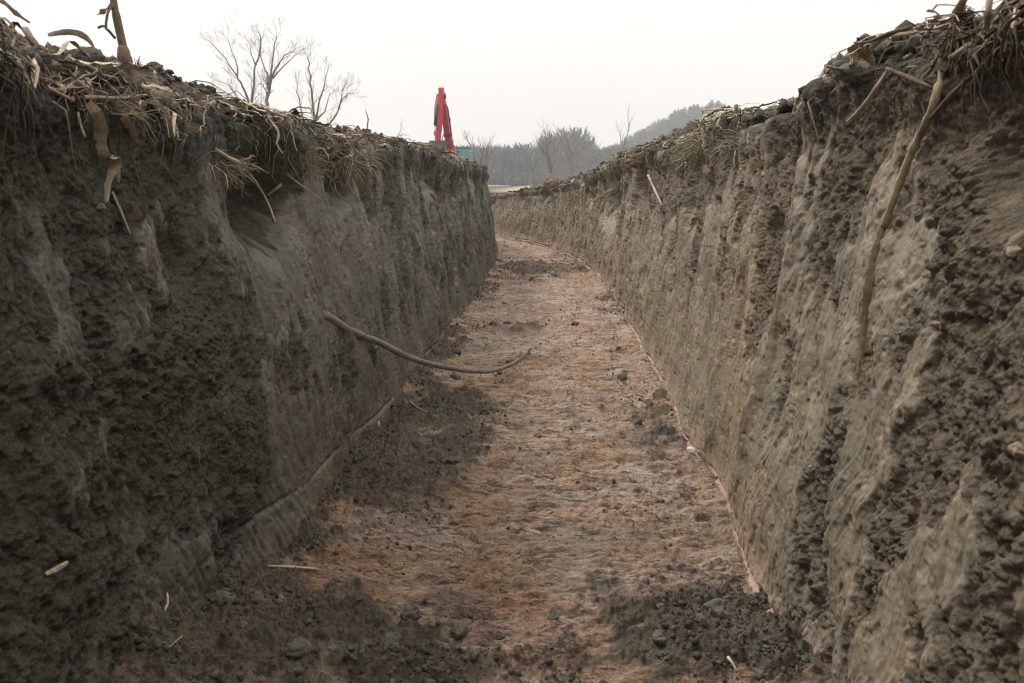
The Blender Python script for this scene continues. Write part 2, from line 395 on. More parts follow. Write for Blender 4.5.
def paint(name, col, rough=.4, metal=0, dirt=.35):
    m, nt, b = mat(name); n = N(nt)
    a = n.noise(3, 5, .65)
    c = n.mix(n.math('MULTIPLY', n.ramp(a, [(.5, 0.), (.75, 1.)]), dirt), col, (.13, .10, .075))
    n.link(c, b.inputs['Base Color']); b.inputs['Roughness'].default_value = rough; b.inputs['Metallic'].default_value = metal
    return m
M_RED = paint('red_paint', (.38, .04, .055), .5, 0, .35)
M_PINK = paint('pinkish_red_paint', (.5, .095, .12), .5, 0, .1)  # paler, pinker red for the top of the arm
M_TEAL = paint('teal_paint', (.13, .27, .29), .4)
M_STEEL = paint('dark_steel', (.05, .05, .05), .5, .6)
M_CHROME = paint('rod_chrome', (.6, .6, .6), .25, 1, .1)
M_RUBBER = paint('black_hose', (.02, .02, .02), .6)
m, nt, b = mat('cab_glass'); b.inputs['Base Color'].default_value = (.16, .26, .28, 1); b.inputs['Roughness'].default_value = .08; b.inputs['Metallic'].default_value = .3
M_GLASS = m

# ------------------------------------------------------------------ the trench walls
def rows(lo, hi):
    out = [lo]
    while out[-1] < hi:
        y = out[-1]
        d = .03 if y < 1.3 else min(max(.00075 * y * y, .0038), .036)
        out.append(y + d)
    return np.array(out)
def make_wall(side):
    ys = rows(Y0 - .15, Y1 + .02); nt_ = 470
    T = np.linspace(0, 1, nt_); Yg, Tg = np.meshgrid(ys, T, indexing='ij')
    fx = floor_x(side, ys)[:, None]; lx = lip_x(side, ys)[:, None]; zt = lip_z(side, ys)[:, None] - .012
    z = -.12 + Tg * (zt + .12)
    s = z / np.maximum(zt, .1)
    sc = np.clip(s, 0, 1)
    x = fx + (lx - fx) * (sc ** 1.15)
    y = Yg
    lean = y + .22 * z * (1 if side > 0 else -1) * .6       # scrape marks lean a little
    # coarse shape
    d = .034 * fbm(y * .9, z * 1.0, 3, 201 + side) + .018 * fbm(y * 2.6, z * 1.5, 4, 211 + side)
    # rough / smooth map
    if side < 0:
        rough = .34 + .42 * fbm(lean * 1.3, z * 1.2, 4, 221) + .46 * ss(3.6, 2.3, y) - .7 * ss(.50, .22, z) * ss(1.9, 2.9, y) + .25 * ss(.70, .9, s) + .16 * ss(5.0, 9, y)
    else:
        rough = .24 + .46 * fbm(lean * 1.5, z * 1.1, 4, 231) + .36 * ss(2.7, 1.9, y) + .50 * ss(.50, .86, s) - .25 * gauss(y, 4.4, 1.6) * ss(1.1, .5, z) - .34 * ss(1.05, .55, z) * ss(2.35, 3.0, y) + .16 * ss(5.5, 9, y)
        for (yc, w, z0, z1) in ((3.05, .13, .5, 1.3), (2.45, .07, .2, 1.1), (3.75, .09, .7, 1.4), (2.05, .06, 0, 1.2)):   # dark torn streaks
            rough = rough + .5 * gauss(lean - .06 * perlin(z * 4, yc, 7) - .05 * perlin(z * 11, yc, 8), yc, w) * ss(z0 - .15, z0 + .1, z) * (1 - ss(z1 - .1, z1 + .2, z))
    rough = np.clip(rough, 0, 1)
    wy = lean + .10 * perlin(y * 2.1, z * 2.3, 5) + .03 * perlin(y * 7, z * 5, 6)
    # firm sheared faces, broken by torn crumbly places with sharp edges
    farw = ss(4.5, 9, y); tf = .62 * fbm(wy * 3.0, z * 1.7, 5, 257 + side, .62) + farw * .45 * fbm(wy * 9, z * 3.0, 3, 256, .6) + .22 * fbm(y * 14, z * 9, 4, 258 + side, .6) + (rough - .46) * 1.25
    torn = ss(-.20, .42, tf) * (1 - .7 * ss(.97, 1., s)); deep = ss(.25, .8, tf)
    gr = np.abs(perlin(wy * 3.0, z * .9, 241 + side))
    d = d + .006 * (gr - .3) - .03 * farw * ss(.15, .5, fbm(wy * 5, z * 2.6, 3, 253)) + (1 - torn) * (.0035 * fbm(wy * 24, z * 1.6, 4, 247, .65) + .002 * perlin(wy * 60, z * 2.5, 248) + .0016 * fbm(y * 60, z * 60, 2, 249))
    steps = perlin(wy * 1.7, z * .8, 251 + side); d = d + .007 * ss(-.02, .02, steps)
    d = d + (1 - torn) * (.004 * fbm(y * 9, z * 7, 4, 250, .6) - .006 * ss(.3, .5, fbm(y * 21, z * 12, 2, 252)))
    steps2 = perlin(wy * 4.5 + 9, z * 1.6, 255 + side); d = d + .005 * ss(-.02, .02, steps2)
    tb = np.abs(fbm(y * 8, z * 7.4, 5, 267 + side, .58)); cr = .030 * tb + crumbs(y * 6, z * 5.4, 262 + side, .08, .5) * .022 * ss(0, .5, perlin(y * 2.2, z * 2.2, 263)) + crumbs(y * 13, z * 11, 261 + side) * .010 + crumbs(y * 26, z * 24, 265 + side) * .015 + crumbs(y * 50, z * 50, 269 + side) * .018
    fine_ = .007 * fbm(y * 34, z * 30, 3, 270, .65) + .004 * perlin(y * 105, z * 105, 268)
    big_ = ss(.1, .5, fbm(y * 3.1, z * 2.6, 3, 266 + side)); d = d + torn * (.80 if side < 0 else .88) * (cr * (.5 + .75 * big_) + fine_ + .012 * fbm(y * 7, z * 6, 4, 271, .6) - .026 - .006 * deep)
    pits = ss(.32, .5, fbm(y * 17, z * 13, 3, 277 + side)); d = d - .012 * pits * torn
    crack = np.abs(fbm(y * 5.5 + .5 * z, z * 3.2, 4, 278 + side, .55)); d = d - .007 * ss(.03, .0, crack) * ss(-.2, .3, perlin(y * 1.9, z * 1.9, 279))
    rough = torn
    # hollows torn out below the lip
    hol = ss(.18, .55, fbm(y * 1.25, z * .9, 3, 281 + side)) * gauss(s, .83, .12)
    d = d - .17 * hol
    if side < 0:
        for (px, py, w, hgt, a) in ((270, 212, .30, .16, .15), (195, 262, .10, .13, .13), (440, 210, .5, .2, .10)):
            q = ray(px, py); t = -1.25 / q.x; yy = q.y * t; zz = EYE + q.z * t
            d = d - a * np.exp(-((y - yy) / w) ** 2 - ((z - zz) / hgt) ** 2)
    else:
        for (px, py, w, hgt, a) in ((612, 205, .75, .36, .42), (692, 205, .22, .18, .08), (750, 330, .08, .22, .06), (705, 455, .09, .12, .06)):
            q = ray(px, py); t = 1.02 / q.x; yy = q.y * t; zz = EYE + q.z * t
            d = d - a * np.exp(-((y - yy) / w) ** 2 - ((z - zz) / hgt) ** 2)
        d = d + .035 * gauss(lean, 3.32, .05) * ss(1.6, 1.2, z) * ss(.3, .6, z)
    # lip: sod hanging out over the face
    d = d + (.05 + .05 * perlin(y * 2.1, 4.2, 291 + side)) * ss(.86, .95, s)
    # bucket-corner groove just above the floor
    gz = np.interp(y, [1.5, 2.6, 4, 6, 12], [.30, .24, .13, .05, .02]) if side < 0 else np.interp(y, [1.5, 3, 6], [.02, .035, .03])
    gz = gz + .015 * perlin(y * 2, .4, 299)
    d = d - (.014 if side < 0 else .03) * gauss(z, gz, .011) * ss(-.5, .25, perlin(y * 1.6, 1.5, 311)) * (1 if side > 0 else ss(1.9, 2.7, y))
    d = d + (.013 if side < 0 else .006) * (np.abs(perlin(y * 20 + z * 9, z * 1.5, 303)) - .25) * ss(.42, .25, z + .12 * perlin(y * 1.1, 2., 304)) * ss(-.6, .3, perlin(y * 1.3, .5, 305))
    d = d * closing(y) * (1 - ss(.965, 1., s) * .65)
    fade = ss(0, .35, np.abs(fx - centre(ys)[:, None])); d = d * fade
    x = x - side * d
    # roll over at the top, under the field's edge
    x = x + side * .10 * ss(.975, 1.0, s) * closing(y)
    z = z - .03 * ss(.985, 1., s)
    humus = .85 * ss(.88, .96, s + .05 * fbm(y * 2, z * 2, 3, 307)) * (1 - .5 * ss(8, 16, y))
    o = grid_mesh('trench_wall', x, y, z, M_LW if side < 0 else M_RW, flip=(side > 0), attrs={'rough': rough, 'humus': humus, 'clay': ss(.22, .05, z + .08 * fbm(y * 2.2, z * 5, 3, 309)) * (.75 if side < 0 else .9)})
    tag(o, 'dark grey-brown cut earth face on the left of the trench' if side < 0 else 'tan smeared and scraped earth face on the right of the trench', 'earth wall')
    return o
WL = make_wall(-1); WR = make_wall(1)

# floor
ys = [Y0 - .3]
while ys[-1] < Y1 + .3:
    y = ys[-1]; ys.append(y + (.03 if y < 1.7 else min(max(.0006 * y * y, .0038), .05)))
ys = np.array(ys); U = np.linspace(0, 1, 560)
Yg, Ug = np.meshgrid(ys, U, indexing='ij')
cl = floor_x(-1, ys)[:, None] - .18; cr_ = floor_x(1, ys)[:, None] + .15
Xg = cl + (cr_ - cl) * Ug
Zg = floor_h(Xg, Yg)
FL = grid_mesh('trench_floor', Xg, Yg, Zg, M_FLOOR, flip=True, attrs={'loose': loose(Xg, Yg)})
tag(FL, 'pinkish clay trench floor strewn with dark crumbs of soil', 'ground')

# field on both sides
def make_field(side):
    ys = [-60., -40, -25, -15, -9, -6, -4]
    while ys[-1] < 1200:
        y = ys[-1]; ys.append(y + (.06 if -4 <= y < 1.5 else min(max(.0035 * abs(y), .010), 25) if y < 60 else .04 * y))
    ys = np.array(ys)
    d = [0.]
    while d[-1] < 720: d.append(d[-1] + (.014 if d[-1] < 1.3 else .016 + .085 * (d[-1] - 1.3)))
    d = np.array(d)
    Yg, Dg = np.meshgrid(ys, d, indexing='ij')
    Xg = lip_x(side, ys)[:, None] + side * Dg
    Zg = ground_h(side, Xg, Yg)
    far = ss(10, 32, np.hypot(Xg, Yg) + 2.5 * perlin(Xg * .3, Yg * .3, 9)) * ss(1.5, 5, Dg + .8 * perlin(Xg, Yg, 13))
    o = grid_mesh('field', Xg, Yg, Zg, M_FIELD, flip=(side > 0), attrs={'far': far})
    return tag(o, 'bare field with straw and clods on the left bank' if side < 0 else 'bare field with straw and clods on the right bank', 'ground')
FDL = make_field(-1); FDR = make_field(1)
bpy.context.view_layer.update()
DG = bpy.context.evaluated_depsgraph_get()
TERRAIN = [WL, WR, FL, FDL, FDR]
def cast(o, d, maxd=1e4):
    best = None
    for t in TERRAIN:
        ok, loc, nor, _ = t.ray_cast(o, d, distance=maxd)
        if ok and (best is None or (loc - o).length < (best[0] - o).length): best = (loc, nor)
    return best
def surf(px, py, lift=.01):
    d = ray(px, py).normalized(); h = cast(O, d)
    if not h: return None
    return h[0] - d * lift
def drop(x, y, z0=4.):
    h = cast(Vector((x, y, z0)), Vector((0, 0, -1))); return h if h else (Vector((x, y, 0)), Vector((0, 0, 1)))
def path(pts, lift=.012, sub=3, dep=None, step=5.):
    """pixel polyline -> points resting on the earth (riding over its lumps); a third value gives a free point's distance"""
    fwd = -(CM @ Vector((0, 0, 1)))
    sm = smooth([Vector((p[0], p[1], 0)) for p in pts], 6); free = [p[2] if len(p) == 3 else None for p in pts]
    Q = []; acc = 1e9
    for i, q in enumerate(sm):
        if i: acc += (q - sm[i - 1]).length
        if acc >= step or i == len(sm) - 1 or i % 6 == 0:
            k = i / 6; k0 = min(int(k), len(pts) - 1); k1 = min(k0 + 1, len(pts) - 1)
            fd = None
            if free[k0] is not None and (free[k1] is not None or k == k0): fd = free[k0] + ((free[k1] or free[k0]) - free[k0]) * (k - k0)
            Q.append([q.x, q.y, fd]); acc = 0
    D = []
    for x, y, fd in Q:
        if fd is None:
            w = surf(x, y, lift); fd = (w - O).dot(fwd) if w else None
        D.append(fd)
    ok = [d for d in D if d is not None] or [2.4]
    med = sorted(ok)[len(ok) // 2]
    D = [d if d is not None and (Q[i][2] is not None or abs(d - med) < .45 * med) else None for i, d in enumerate(D)]
    last = next((d for d in D if d is not None), med)
    for i, d in enumerate(D):
        if d is None: D[i] = last
        last = D[i]
    n = len(D)
    m = [min(D[max(0, i - 1):i + 2]) for i in range(n)]
    m = [sum(m[max(0, i - 2):i + 3]) / len(m[max(0, i - 2):i + 3]) for i in range(n)]
    return [P(Q[i][0], Q[i][1], m[i]) for i in range(n)]
def smooth(W, sub=3):
    out = []
    n = len(W)
    for i in range(n - 1):
        p0 = W[max(i - 1, 0)]; p1 = W[i]; p2 = W[i + 1]; p3 = W[min(i + 2, n - 1)]
        for k in range(sub):
            t = k / sub
            out.append(.5 * ((2 * p1) + (p2 - p0) * t + (2 * p0 - 5 * p1 + 4 * p2 - p3) * t * t + (3 * p1 - p0 - 3 * p2 + p3) * t ** 3))
    out.append(W[-1].copy()); return out

# ------------------------------------------------------------------ corn remains, one by one
M_STALK = fibre('tan_stalk', (.24, .185, .115), (.46, .37, .245), vary=.25)
def stalk(pts, r0, r1, label, m=M_STALK, name='corn_stalk', cat='corn stalk', group=None, lift=.012, nodes=True, flat=.8):
    W = path(pts, lift) if not isinstance(pts[0], Vector) else pts
    n = len(W); rad = []
    acc = 0
    for i in range(n):
        t = i / max(1, n - 1); r = r0 + (r1 - r0) * t
        rad.append(r * (1 + .10 * random.uniform(-1, 1)))
    if nodes and n > 6:
        for k in range(3, n - 2, 5): rad[k] *= 1.28
    b = MB(); b.tube(W, rad, 8, flat=flat)
    o = b.build(name, m, smooth=True)
    return tag(o, label, cat, group)
def leaf(pts, w, label, m=M_PALE, twist=1.5, name='corn_leaf', cat='dry leaf', group=None, lift=.015, taper=True):
    W = path(pts, lift, 4) if not isinstance(pts[0], Vector) else pts
    n = len(W); ws = [1.35 * w * (.35 + .65 * math.sin(math.pi * min(1, .12 + .9 * i / n))) * random.uniform(.85, 1.15) for i in range(n)]
    b = MB(); d = (O - W[0]).normalized()
    tv = (W[-1] - W[0]).normalized(); b.ribbon(W, ws, twist * .6, side=tv.cross(d), cup=.12)
    o = b.build(name, m)
    return tag(o, label, cat, group)

# stalk stump standing on the left bank
st = empty('corn_stump', P(131, 84, 2.55), 'upright broken corn stalk standing on the top of the left bank', 'corn stalk')
def local(W, root): return [w - root.location for w in W]
b = MB(); W = smooth([P(132, 96, 2.55), P(128, 72, 2.55), P(125, 55, 2.55), P(121, 38, 2.55), P(115, 10, 2.54), P(113, -4, 2.54)], 4)
b.tube(local(W, st), [.021] * 4 + [.017] * 6 + [.013] * 6 + [.011] * (len(W) - 16), 9); b.build('stem', M_OLD, st, True)
b = MB(); W = smooth([P(131, 92, 2.54), P(126, 70, 2.535), P(125, 60, 2.53), P(122, 48, 2.535)], 4)
b.tube(local(W, st), [.024, .026, .028, .029, .029, .031, .030, .029, .028, .026, .022, .019, .016], 9, flat=.8); b.build('sheath', M_BROWN, st, True)
b = MB(); W = smooth([P(115, 38, 2.54), P(109, 31, 2.5), P(106, 27, 2.5), P(108, 12, 2.5), P(113, 5, 2.53)], 4)
b.tube(local(W, st), .0042, 6); W = smooth([P(106, 27, 2.5), P(102, 26, 2.49), P(98, 28, 2.49)], 3); b.tube(local(W, st), .004, 5); b.build('side_shoot', M_BROWN, st, True)
b = MB(); W = smooth([P(114, 5, 2.53), P(108, 8, 2.5), P(102, 12, 2.48), P(97, 15, 2.48)], 4)
b.ribbon(local(W, st), [.006 + .004 * math.sin(i) for i in range(len(W))], .8, side=(0, 0, 1)); b.build('leaf_shred', M_BROWN, st, True)

leaf([(88, 103), (96, 112), (101, 125), (100, 145), (106, 158), (116, 158), (113, 170), (108, 184), (107, 202)], .014, 'long pale husk hanging down the left face below the broken upright stalk', twist=1.2, lift=.05)
leaf([(111, 155), (117, 166), (118, 182)], .007, 'short pale curl of husk beside the long hanging husk', twist=1.)
leaf([(118, 106), (126, 120), (133, 132), (136, 143)], .010, 'pale leaf hanging just right of the long husk on the left face', twist=1.2)
stalk([(112, 192), (120, 210), (131, 236)], .006, .003, 'thin straw pointing downward below the long hanging husk', M_STRAW)
stalk([(78, 112), (80, 124), (85, 137)], .005, .004, 'short pale straw hanging left of the long husk', M_PALE)
stalk([(68, 98), (90, 97), (118, 98), (146, 95)], .007, .005, 'pale stalk lying level along the edge under the broken upright stalk', M_STRAW)
stalk([(36, 79), (52, 90), (74, 101)], .007, .006, 'pale stalk slanting down at the dark end of the left bank', M_STRAW)
stalk([(60, 88), (80, 92), (95, 91)], .008, .006, 'grey stalk piece lying above the level stalk on the left bank', M_BROWN)
leaf([(48, 35, 2.7), (58, 33, 2.7), (70, 32, 2.7), (82, 35, 2.7), (92, 44, 2.7), (98, 62, 2.7)], .008, 'pink-brown leaf arching above the left bank beside the broken upright stalk', M_STRAW, 1.4)
stalk([(25, 29, 2.4), (31, 38, 2.4), (38, 47, 2.4)], .013, .011, 'stubby tan stalk end poking up at the far left of the bank', M_STRAW)
leaf([(78, 72), (82, 64), (90, 68), (97, 78)], .008, 'small pale looped leaf on the left bank top', M_PALE, 2.)
stalk([(215, 149), (235, 161), (252, 165), (268, 173)], .010, .006, 'pale split stalk lying on the left edge where the bank dips', M_PALE)
stalk([(240, 163), (256, 183), (268, 203), (275, 222)], .009, .005, 'long pale stalk hanging steeply over the dark hollow in the left face', M_PALE)
stalk([(267, 196), (274, 190), (282, 184)], .012, .010, 'short thick stalk stub over the dark hollow in the left face', M_STRAW)
stalk([(286, 174), (303, 187), (322, 201)], .008, .004, 'slanting straw on the left edge right of the dark hollow', M_STRAW)
leaf([(180, 122), (190, 128), (200, 128)], .014, 'broad grey-tan leaf lying flat on the left edge before the bare trees', M_STRAW, .8)
leaf([(340, 158), (352, 168), (362, 182), (368, 196)], .016, 'pale leaf drooping from the left edge under the small bare tree', M_PALE, 1.2)
stalk([(355, 150), (366, 160), (372, 178)], .011, .006, 'pale stalk bent over the left edge near the red digger arm', M_PALE)

# right-hand face
stalk([(968, -8, 1.95), (958, 12, 1.98), (949, 45), (937, 92), (929, 118), (914, 147), (897, 190), (884, 227)], .0105, .0105, 'thick tan corn stalk hanging down the right face from the top corner', M_STALK, lift=.025, flat=.6)
leaf([(886, 222), (876, 250), (869, 285), (864, 330), (858, 372)], .009, 'long thin leaf trailing from the thick tan stalk down the right face', M_OLD, .5, lift=.02)
stalk([(1003, 22), (994, 52), (980, 70), (962, 84), (944, 103), (930, 119)], .0065, .006, 'thin brown stem curving in to meet the thick tan stalk on the right face', M_BROWN, lift=.02)
stalk([(889, 68), (876, 88), (861, 108), (847, 122)], .0065, .005, 'straight pale straw slanting over the right edge', M_PALE, lift=.02)
stalk([(856, 44, 2.35), (872, 41, 2.35), (888, 34, 2.33), (912, 27, 2.3)], .004, .009, 'dark bare twig poking out from the right bank against the sky', M_BROWN, nodes=False)
stalk([(887, 69), (910, 78), (936, 90)], .008, .007, 'dark brown stick crossing behind the thick tan stalk', M_BROWN, lift=.02)
stalk([(951, 58), (968, 47), (993, 36)], .009, .008, 'tan stick lying crossways near the top right corner', M_STRAW, lift=.03)
stalk([(905, 58), (918, 48), (938, 16, 2.05)], .007, .006, 'pale stick leaning upward in the tangle on the right bank', M_PALE, lift=.03)
stalk([(990, -4, 1.8), (988, 14, 1.8), (986, 28)], .008, .007, 'broken tan stalk end at the dark top right corner', M_STRAW, lift=.03)
leaf([(925, 40), (940, 33), (953, 27)], .018, 'broad brown husk in the tangle on the right bank', M_BROWN, 1., lift=.03)
leaf([(940, 70), (952, 45), (956, 20)], .016, 'upright brown husk behind the thick tan stalk', M_BROWN, .7, lift=.04)
stalk([(826, 66, 2.6), (838, 69, 2.58), (850, 70)], .005, .008, 'short twig poking from the right bank beside the crumpled husk', M_STRAW, nodes=False)
stalk([(737, 126, 4.4), (737, 115, 4.4), (736, 105, 4.4)], .018, .013, 'short stump standing on the right bank beside the matted grass', M_OLD)
stalk([(717, 128, 4.7), (719, 121, 4.7), (722, 112, 4.7)], .012, .010, 'slim pale stub standing next to the short stump on the right bank', M_PALE)
stalk([(648, 175), (655, 190), (662, 205)], .014, .008, 'pale straw over the dark gap in the right bank far along the trench', M_PALE)
stalk([(593, 202), (606, 193), (620, 184)], .016, .012, 'pale stalk leaning across the top of the dark gap in the right face', M_STRAW, lift=.04)
stalk([(660, 228), (665, 238)], .02, .016, 'short pale stalk stuck in the far part of the right face', M_STRAW)
leaf([(856, 66), (850, 58, 2.55), (858, 50, 2.55), (868, 56, 2.52), (874, 66)], .020, 'crumpled tan husk bundle on the right bank skyline', M_STRAW, 2.5, lift=.02)

# on the floor
stalk([(268, 566), (292, 567), (318, 569)], .006, .005, 'straight pale straw lying on the floor by the left foot of the wall', M_PALE, lift=.006)
leaf([(634, 402), (640, 405), (645, 408)], .02, 'small white flake on the floor by the right wall', M_STONE, .2, 'husk_flake', 'flake', lift=.008)
leaf([(645, 421), (656, 423), (668, 421)], .014, 'long white sliver of husk on the floor by the right wall', M_STONE, .3, 'husk_flake', 'flake', lift=.008)
leaf([(658, 437), (663, 438), (667, 438)], .014, 'tiny pale flake on the floor above the white stone', M_STONE, .2, 'husk_flake', 'flake', lift=.008)
leaf([(653, 399), (660, 397), (666, 401)], .05, 'broad pinkish flake of clay lying against the right wall', M_CLODR, .2, 'clay_flake', 'flake', lift=.012)
stalk([(163, 613), (168, 603), (167, 593)], .004, .003, 'bent whitish straw at the foot of the left wall', M_PALE, lift=.01)
stalk([(165, 650), (174, 643), (182, 636)], .003, .003, 'thin straw on the dark heap at lower left', M_STRAW, lift=.01)
leaf([(46, 574), (56, 569), (68, 562)], .005, 'pale chip stuck low in the dark end of the left wall', M_PALE, .3, 'husk_flake', 'flake', lift=.01)
stalk([(410, 402), (418, 408), (428, 413)], .012, .010, 'grey stick lying below the bent root', M_GREYROOT, lift=.01)
stalk([(378, 421), (379, 427)], .012, .010, 'tiny white straw stub on the floor below the bent root', M_PALE, lift=.01)
stalk([(728, 657), (733, 664), (737, 672)], .006, .004, 'short pale straw on the front heap at right', M_PALE, lift=.01)

# bent root sticking out of the left wall
zp = [(50, 85), (150, 140), (250, 180), (350, 232), (450, 265), (550, 290), (640, 303), (740, 300), (830, 270), (875, 235), (897, 205)]
dp = [4.35, 4.65, 4.95, 5.25, 5.5, 5.75, 5.95, 6.1, 6.2, 6.25, 6.27]
W = [P(320 + zx / 4.267, 300 + zy / 4.267, d) for (zx, zy), d in zip(zp, dp)]
hit = surf(332, 320, 0); W.insert(0, hit + (hit - W[1]).normalized() * .12 if hit else P(322, 316, 4.1))
W = smooth(W, 4); n_ = len(W); W = [w + Vector((0, random.gauss(0, .002), .003 * math.sin(i * .55) + random.gauss(0, .001))) for i, w in enumerate(W)]
root = empty('bent_root', W[0], 'long bent grey root sticking out from the left wall over the floor', 'root')
b = MB(); b.tube([w - W[0] for w in W], [(.025 - .013 * i / n_) * (1 + .05 * math.sin(i * 1.7) + .06 * random.uniform(-1, 1)) for i in range(n_)], 10); b.build('root_shaft', M_GREYROOT, root, True)
b = MB(); b.tube([W[-1] - W[0] + (W[-1] - W[-2]).normalized() * t for t in (-.006, .010)], [.0128, .0118], 10); b.build('cut_end', M_PALE, root, True)

b = MB()
for k in range(46):
    i = random.randrange(2, n_ - 3); p = W[i] - W[0]; pts = [p.copy()]; v = Vector((random.gauss(0, 1), random.gauss(0, 1), random.gauss(-.6, .7))).normalized()
    for _ in range(5):
        v = (v + Vector((random.gauss(0, .4), random.gauss(0, .4), random.gauss(-.15, .3)))).normalized(); p = p + v * random.uniform(.012, .035); pts.append(p.copy())
    b.tube(pts, [.0022, .002, .0016, .0014, .001, .0006], 4, cap=False)
b.build('rootlets', M_FIBRE, root, True)['kind'] = 'stuff'

# ------------------------------------------------------------------ scattered straw (too many to count)
def mat_on_bank(name, side, count, y0, y1, d0, d1, L, w, m, label, ribbon=.5, bias=2.0):
    b = MB()
    for _ in range(count):
        y = y0 * (y1 / y0) ** random.random()
        d = d0 + (d1 - d0) * random.random() ** bias
        if perlin(np.array(y * 1.3), np.array(d * 2.), 401 + side) < .02 and random.random() < .88: continue
        a = random.uniform(0, math.pi); l = random.uniform(*L) * (.6 + .4 * random.random()); k = 5
        pts = []
        tilt = random.gauss(0, .2)
        for i in range(k):
            t = (i / (k - 1) - .5)
            yy = y + math.cos(a) * l * t + random.gauss(0, .006); dd = d + math.sin(a) * l * t + random.gauss(0, .006)
            x = float(lip_x(side, yy)) + side * max(dd, -.02)
            z = float(ground_h(side, x, yy)) + .010 + l * .5 * abs(t) * abs(tilt) * (1 if t > 0 else .2) + (dd * .9 if dd < 0 else 0)
            pts.append((x - side * min(0, dd) * -.2, yy, z))
        ww = random.uniform(*w)
        ww *= 1 + .06 * max(0, y - 3)
        if random.random() < ribbon: b.ribbon(pts, [ww * q for q in (.4, 1, 1.1, .8, .2)], random.uniform(-2, 2), cup=.1)
        else: b.tube(pts, [ww * .33] * 5, 5)
    o = b.build(name, m)
    return tag(o, label, 'straw', kind='stuff')
mat_on_bank('straw_litter', -1, 1900, 1.6, 16, -.05, 1.1, (.06, .3), (.0018, .0065), M_STRAW, 'dry straw and husks littering the left bank')
mat_on_bank('straw_litter', 1, 1300, 1.6, 22, -.05, .9, (.05, .25), (.0018, .006), M_STRAW, 'dry straw and husks littering the right bank')
mat_on_bank('husk_litter', -1, 260, 1.8, 12, -.05, .7, (.08, .3), (.004, .011), M_PALE, 'paler husks lying along the left bank', .8)
mat_on_bank('husk_litter', 1, 150, 1.8, 16, -.05, .6, (.06, .22), (.004, .010), M_PALE, 'paler husks lying along the right bank', .8)
mat_on_bank('brown_litter', 1, 420, 1.5, 2.7, -.06, .6, (.12, .38), (.0025, .008), M_BROWN, 'brown stalks and husks tangled near the top right corner', .6)
mat_on_bank('brown_litter', -1, 420, 1.5, 9, -.06, .9, (.10, .32), (.002, .007), M_BROWN, 'brown stalks and husks tangled along the left bank', .5)

def fringe(name, side, count, y0, y1, L, r, m, label, patches=True):
    b = MB()
    for _ in range(count):
        y = y0 * (y1 / y0) ** random.random()
        if patches and float(perlin(np.array(y * 1.7), np.array(.3), 421 + side)) < -.05 and random.random() < .8: continue
        l = random.uniform(*L) * random.random() ** .7 + .03; k = 6
        x0 = float(lip_x(side, y)); z0 = float(lip_z(side, y)) + random.uniform(-.10, .02)
        out = random.uniform(.05, .13); sw = random.gauss(0, .35)
        pts = []
        for i in range(k):
            t = i / (k - 1)
            pts.append((x0 - side * (out * min(1, t * 3) - .03 + random.gauss(0, .004)) + side * .04 * t, y + sw * l * t + random.gauss(0, .005), z0 - l * t ** 1.25))
        rr = random.uniform(*r) * (1 + .12 * max(0, y - 4))
        if random.random() < .3: b.ribbon(pts, [rr * 2.2 * q for q in (.6, 1, 1, .8, .6, .2)], random.uniform(-1.5, 1.5))
        else: b.tube(pts, [rr, rr, rr * .9, rr * .8, rr * .6, rr * .3], 4, cap=False)
    return tag(b.build(name, m, smooth=True), label, 'roots', kind='stuff')
fringe('root_fringe', -1, 1600, 1.7, 16, (.05, .30), (.0007, .0020), M_FIBRE, 'fine roots hanging from the left edge')
fringe('root_fringe', 1, 900, 1.9, 18, (.04, .22), (.0007, .0020), M_FIBRE, 'fine roots hanging from the right edge')
fringe('stalk_fringe', 1, 50, 1.6, 2.35, (.05, .30), (.0010, .0036), M_BROWN, 'thin dark stalks hanging at the dark right end of the bank', False)
fringe('straw_fringe', -1, 330, 1.7, 14, (.06, .26), (.0009, .0024), M_STRAW, 'straw hanging over the left edge')
fringe('straw_fringe', 1, 170, 2.2, 16, (.05, .22), (.0009, .0022), M_STRAW, 'straw hanging over the right edge')

def tuft(px, py, dep, label, rad, count, m, droop=.12, name='grass_tuft'):
    """a tangled mat: curling strands that fall away over the edge"""
    b = MB(); c = surf(px, py, 0) or P(px, py, dep); sd_ = 1 if c.x > 0 else -1
    for _ in range(count):
        p = Vector((random.gauss(0, rad * .30) + sd_ * rad * .25, random.gauss(0, rad * .75), random.gauss(0, rad * .16) + rad * .1))
        a = random.uniform(0, 6.283); v = Vector((math.cos(a) * .6 - sd_ * .35, math.sin(a), random.uniform(-.5, .5))).normalized()
        l = rad * random.uniform(.5, 1.7) / 6; pts = [p.copy()]
        for k in range(6):
            v = (v + Vector((random.gauss(0, .3), random.gauss(0, .35), random.gauss(0, .25) - .22 * droop / .2 * (k / 5)))).normalized()
            p = p + v * l; pts.append(p.copy())
        r = random.choice((.0006, .0008, .0011, .0016)) * (1 + .05 * max(0, dep - 3))
        if random.random() < .2: b.ribbon(pts, [r * 2.6] * 6 + [r], random.uniform(-2, 2))
        else: b.tube(pts, [r] * 5 + [r * .8, r * .5], 4, cap=False)
    o = b.build(name, m, smooth=True); o.location = c + Vector((0, 0, .01))
    return tag(o, label, 'grass')
tuft(698, 150, 5, 'matted pale green-tan grass tuft spilling over the right edge', .12, 420, M_GRASS, .26)
tuft(735, 150, 4.6, 'greenish dry grass hanging just below the short stump on the right edge', .14, 260, M_GRASS, .2)
tuft(690, 160, 5.4, 'pale straw tuft on the right edge beside the matted grass', .12, 200, M_STRAW, .16)
tuft(225, 170, 3.5, 'wispy straw tuft at the dip of the left bank', .10, 300, M_STRAW, .16)
tuft(345, 165, 5.2, 'straw tuft on the left edge under the small bare tree', .22, 320, M_STRAW, .22)
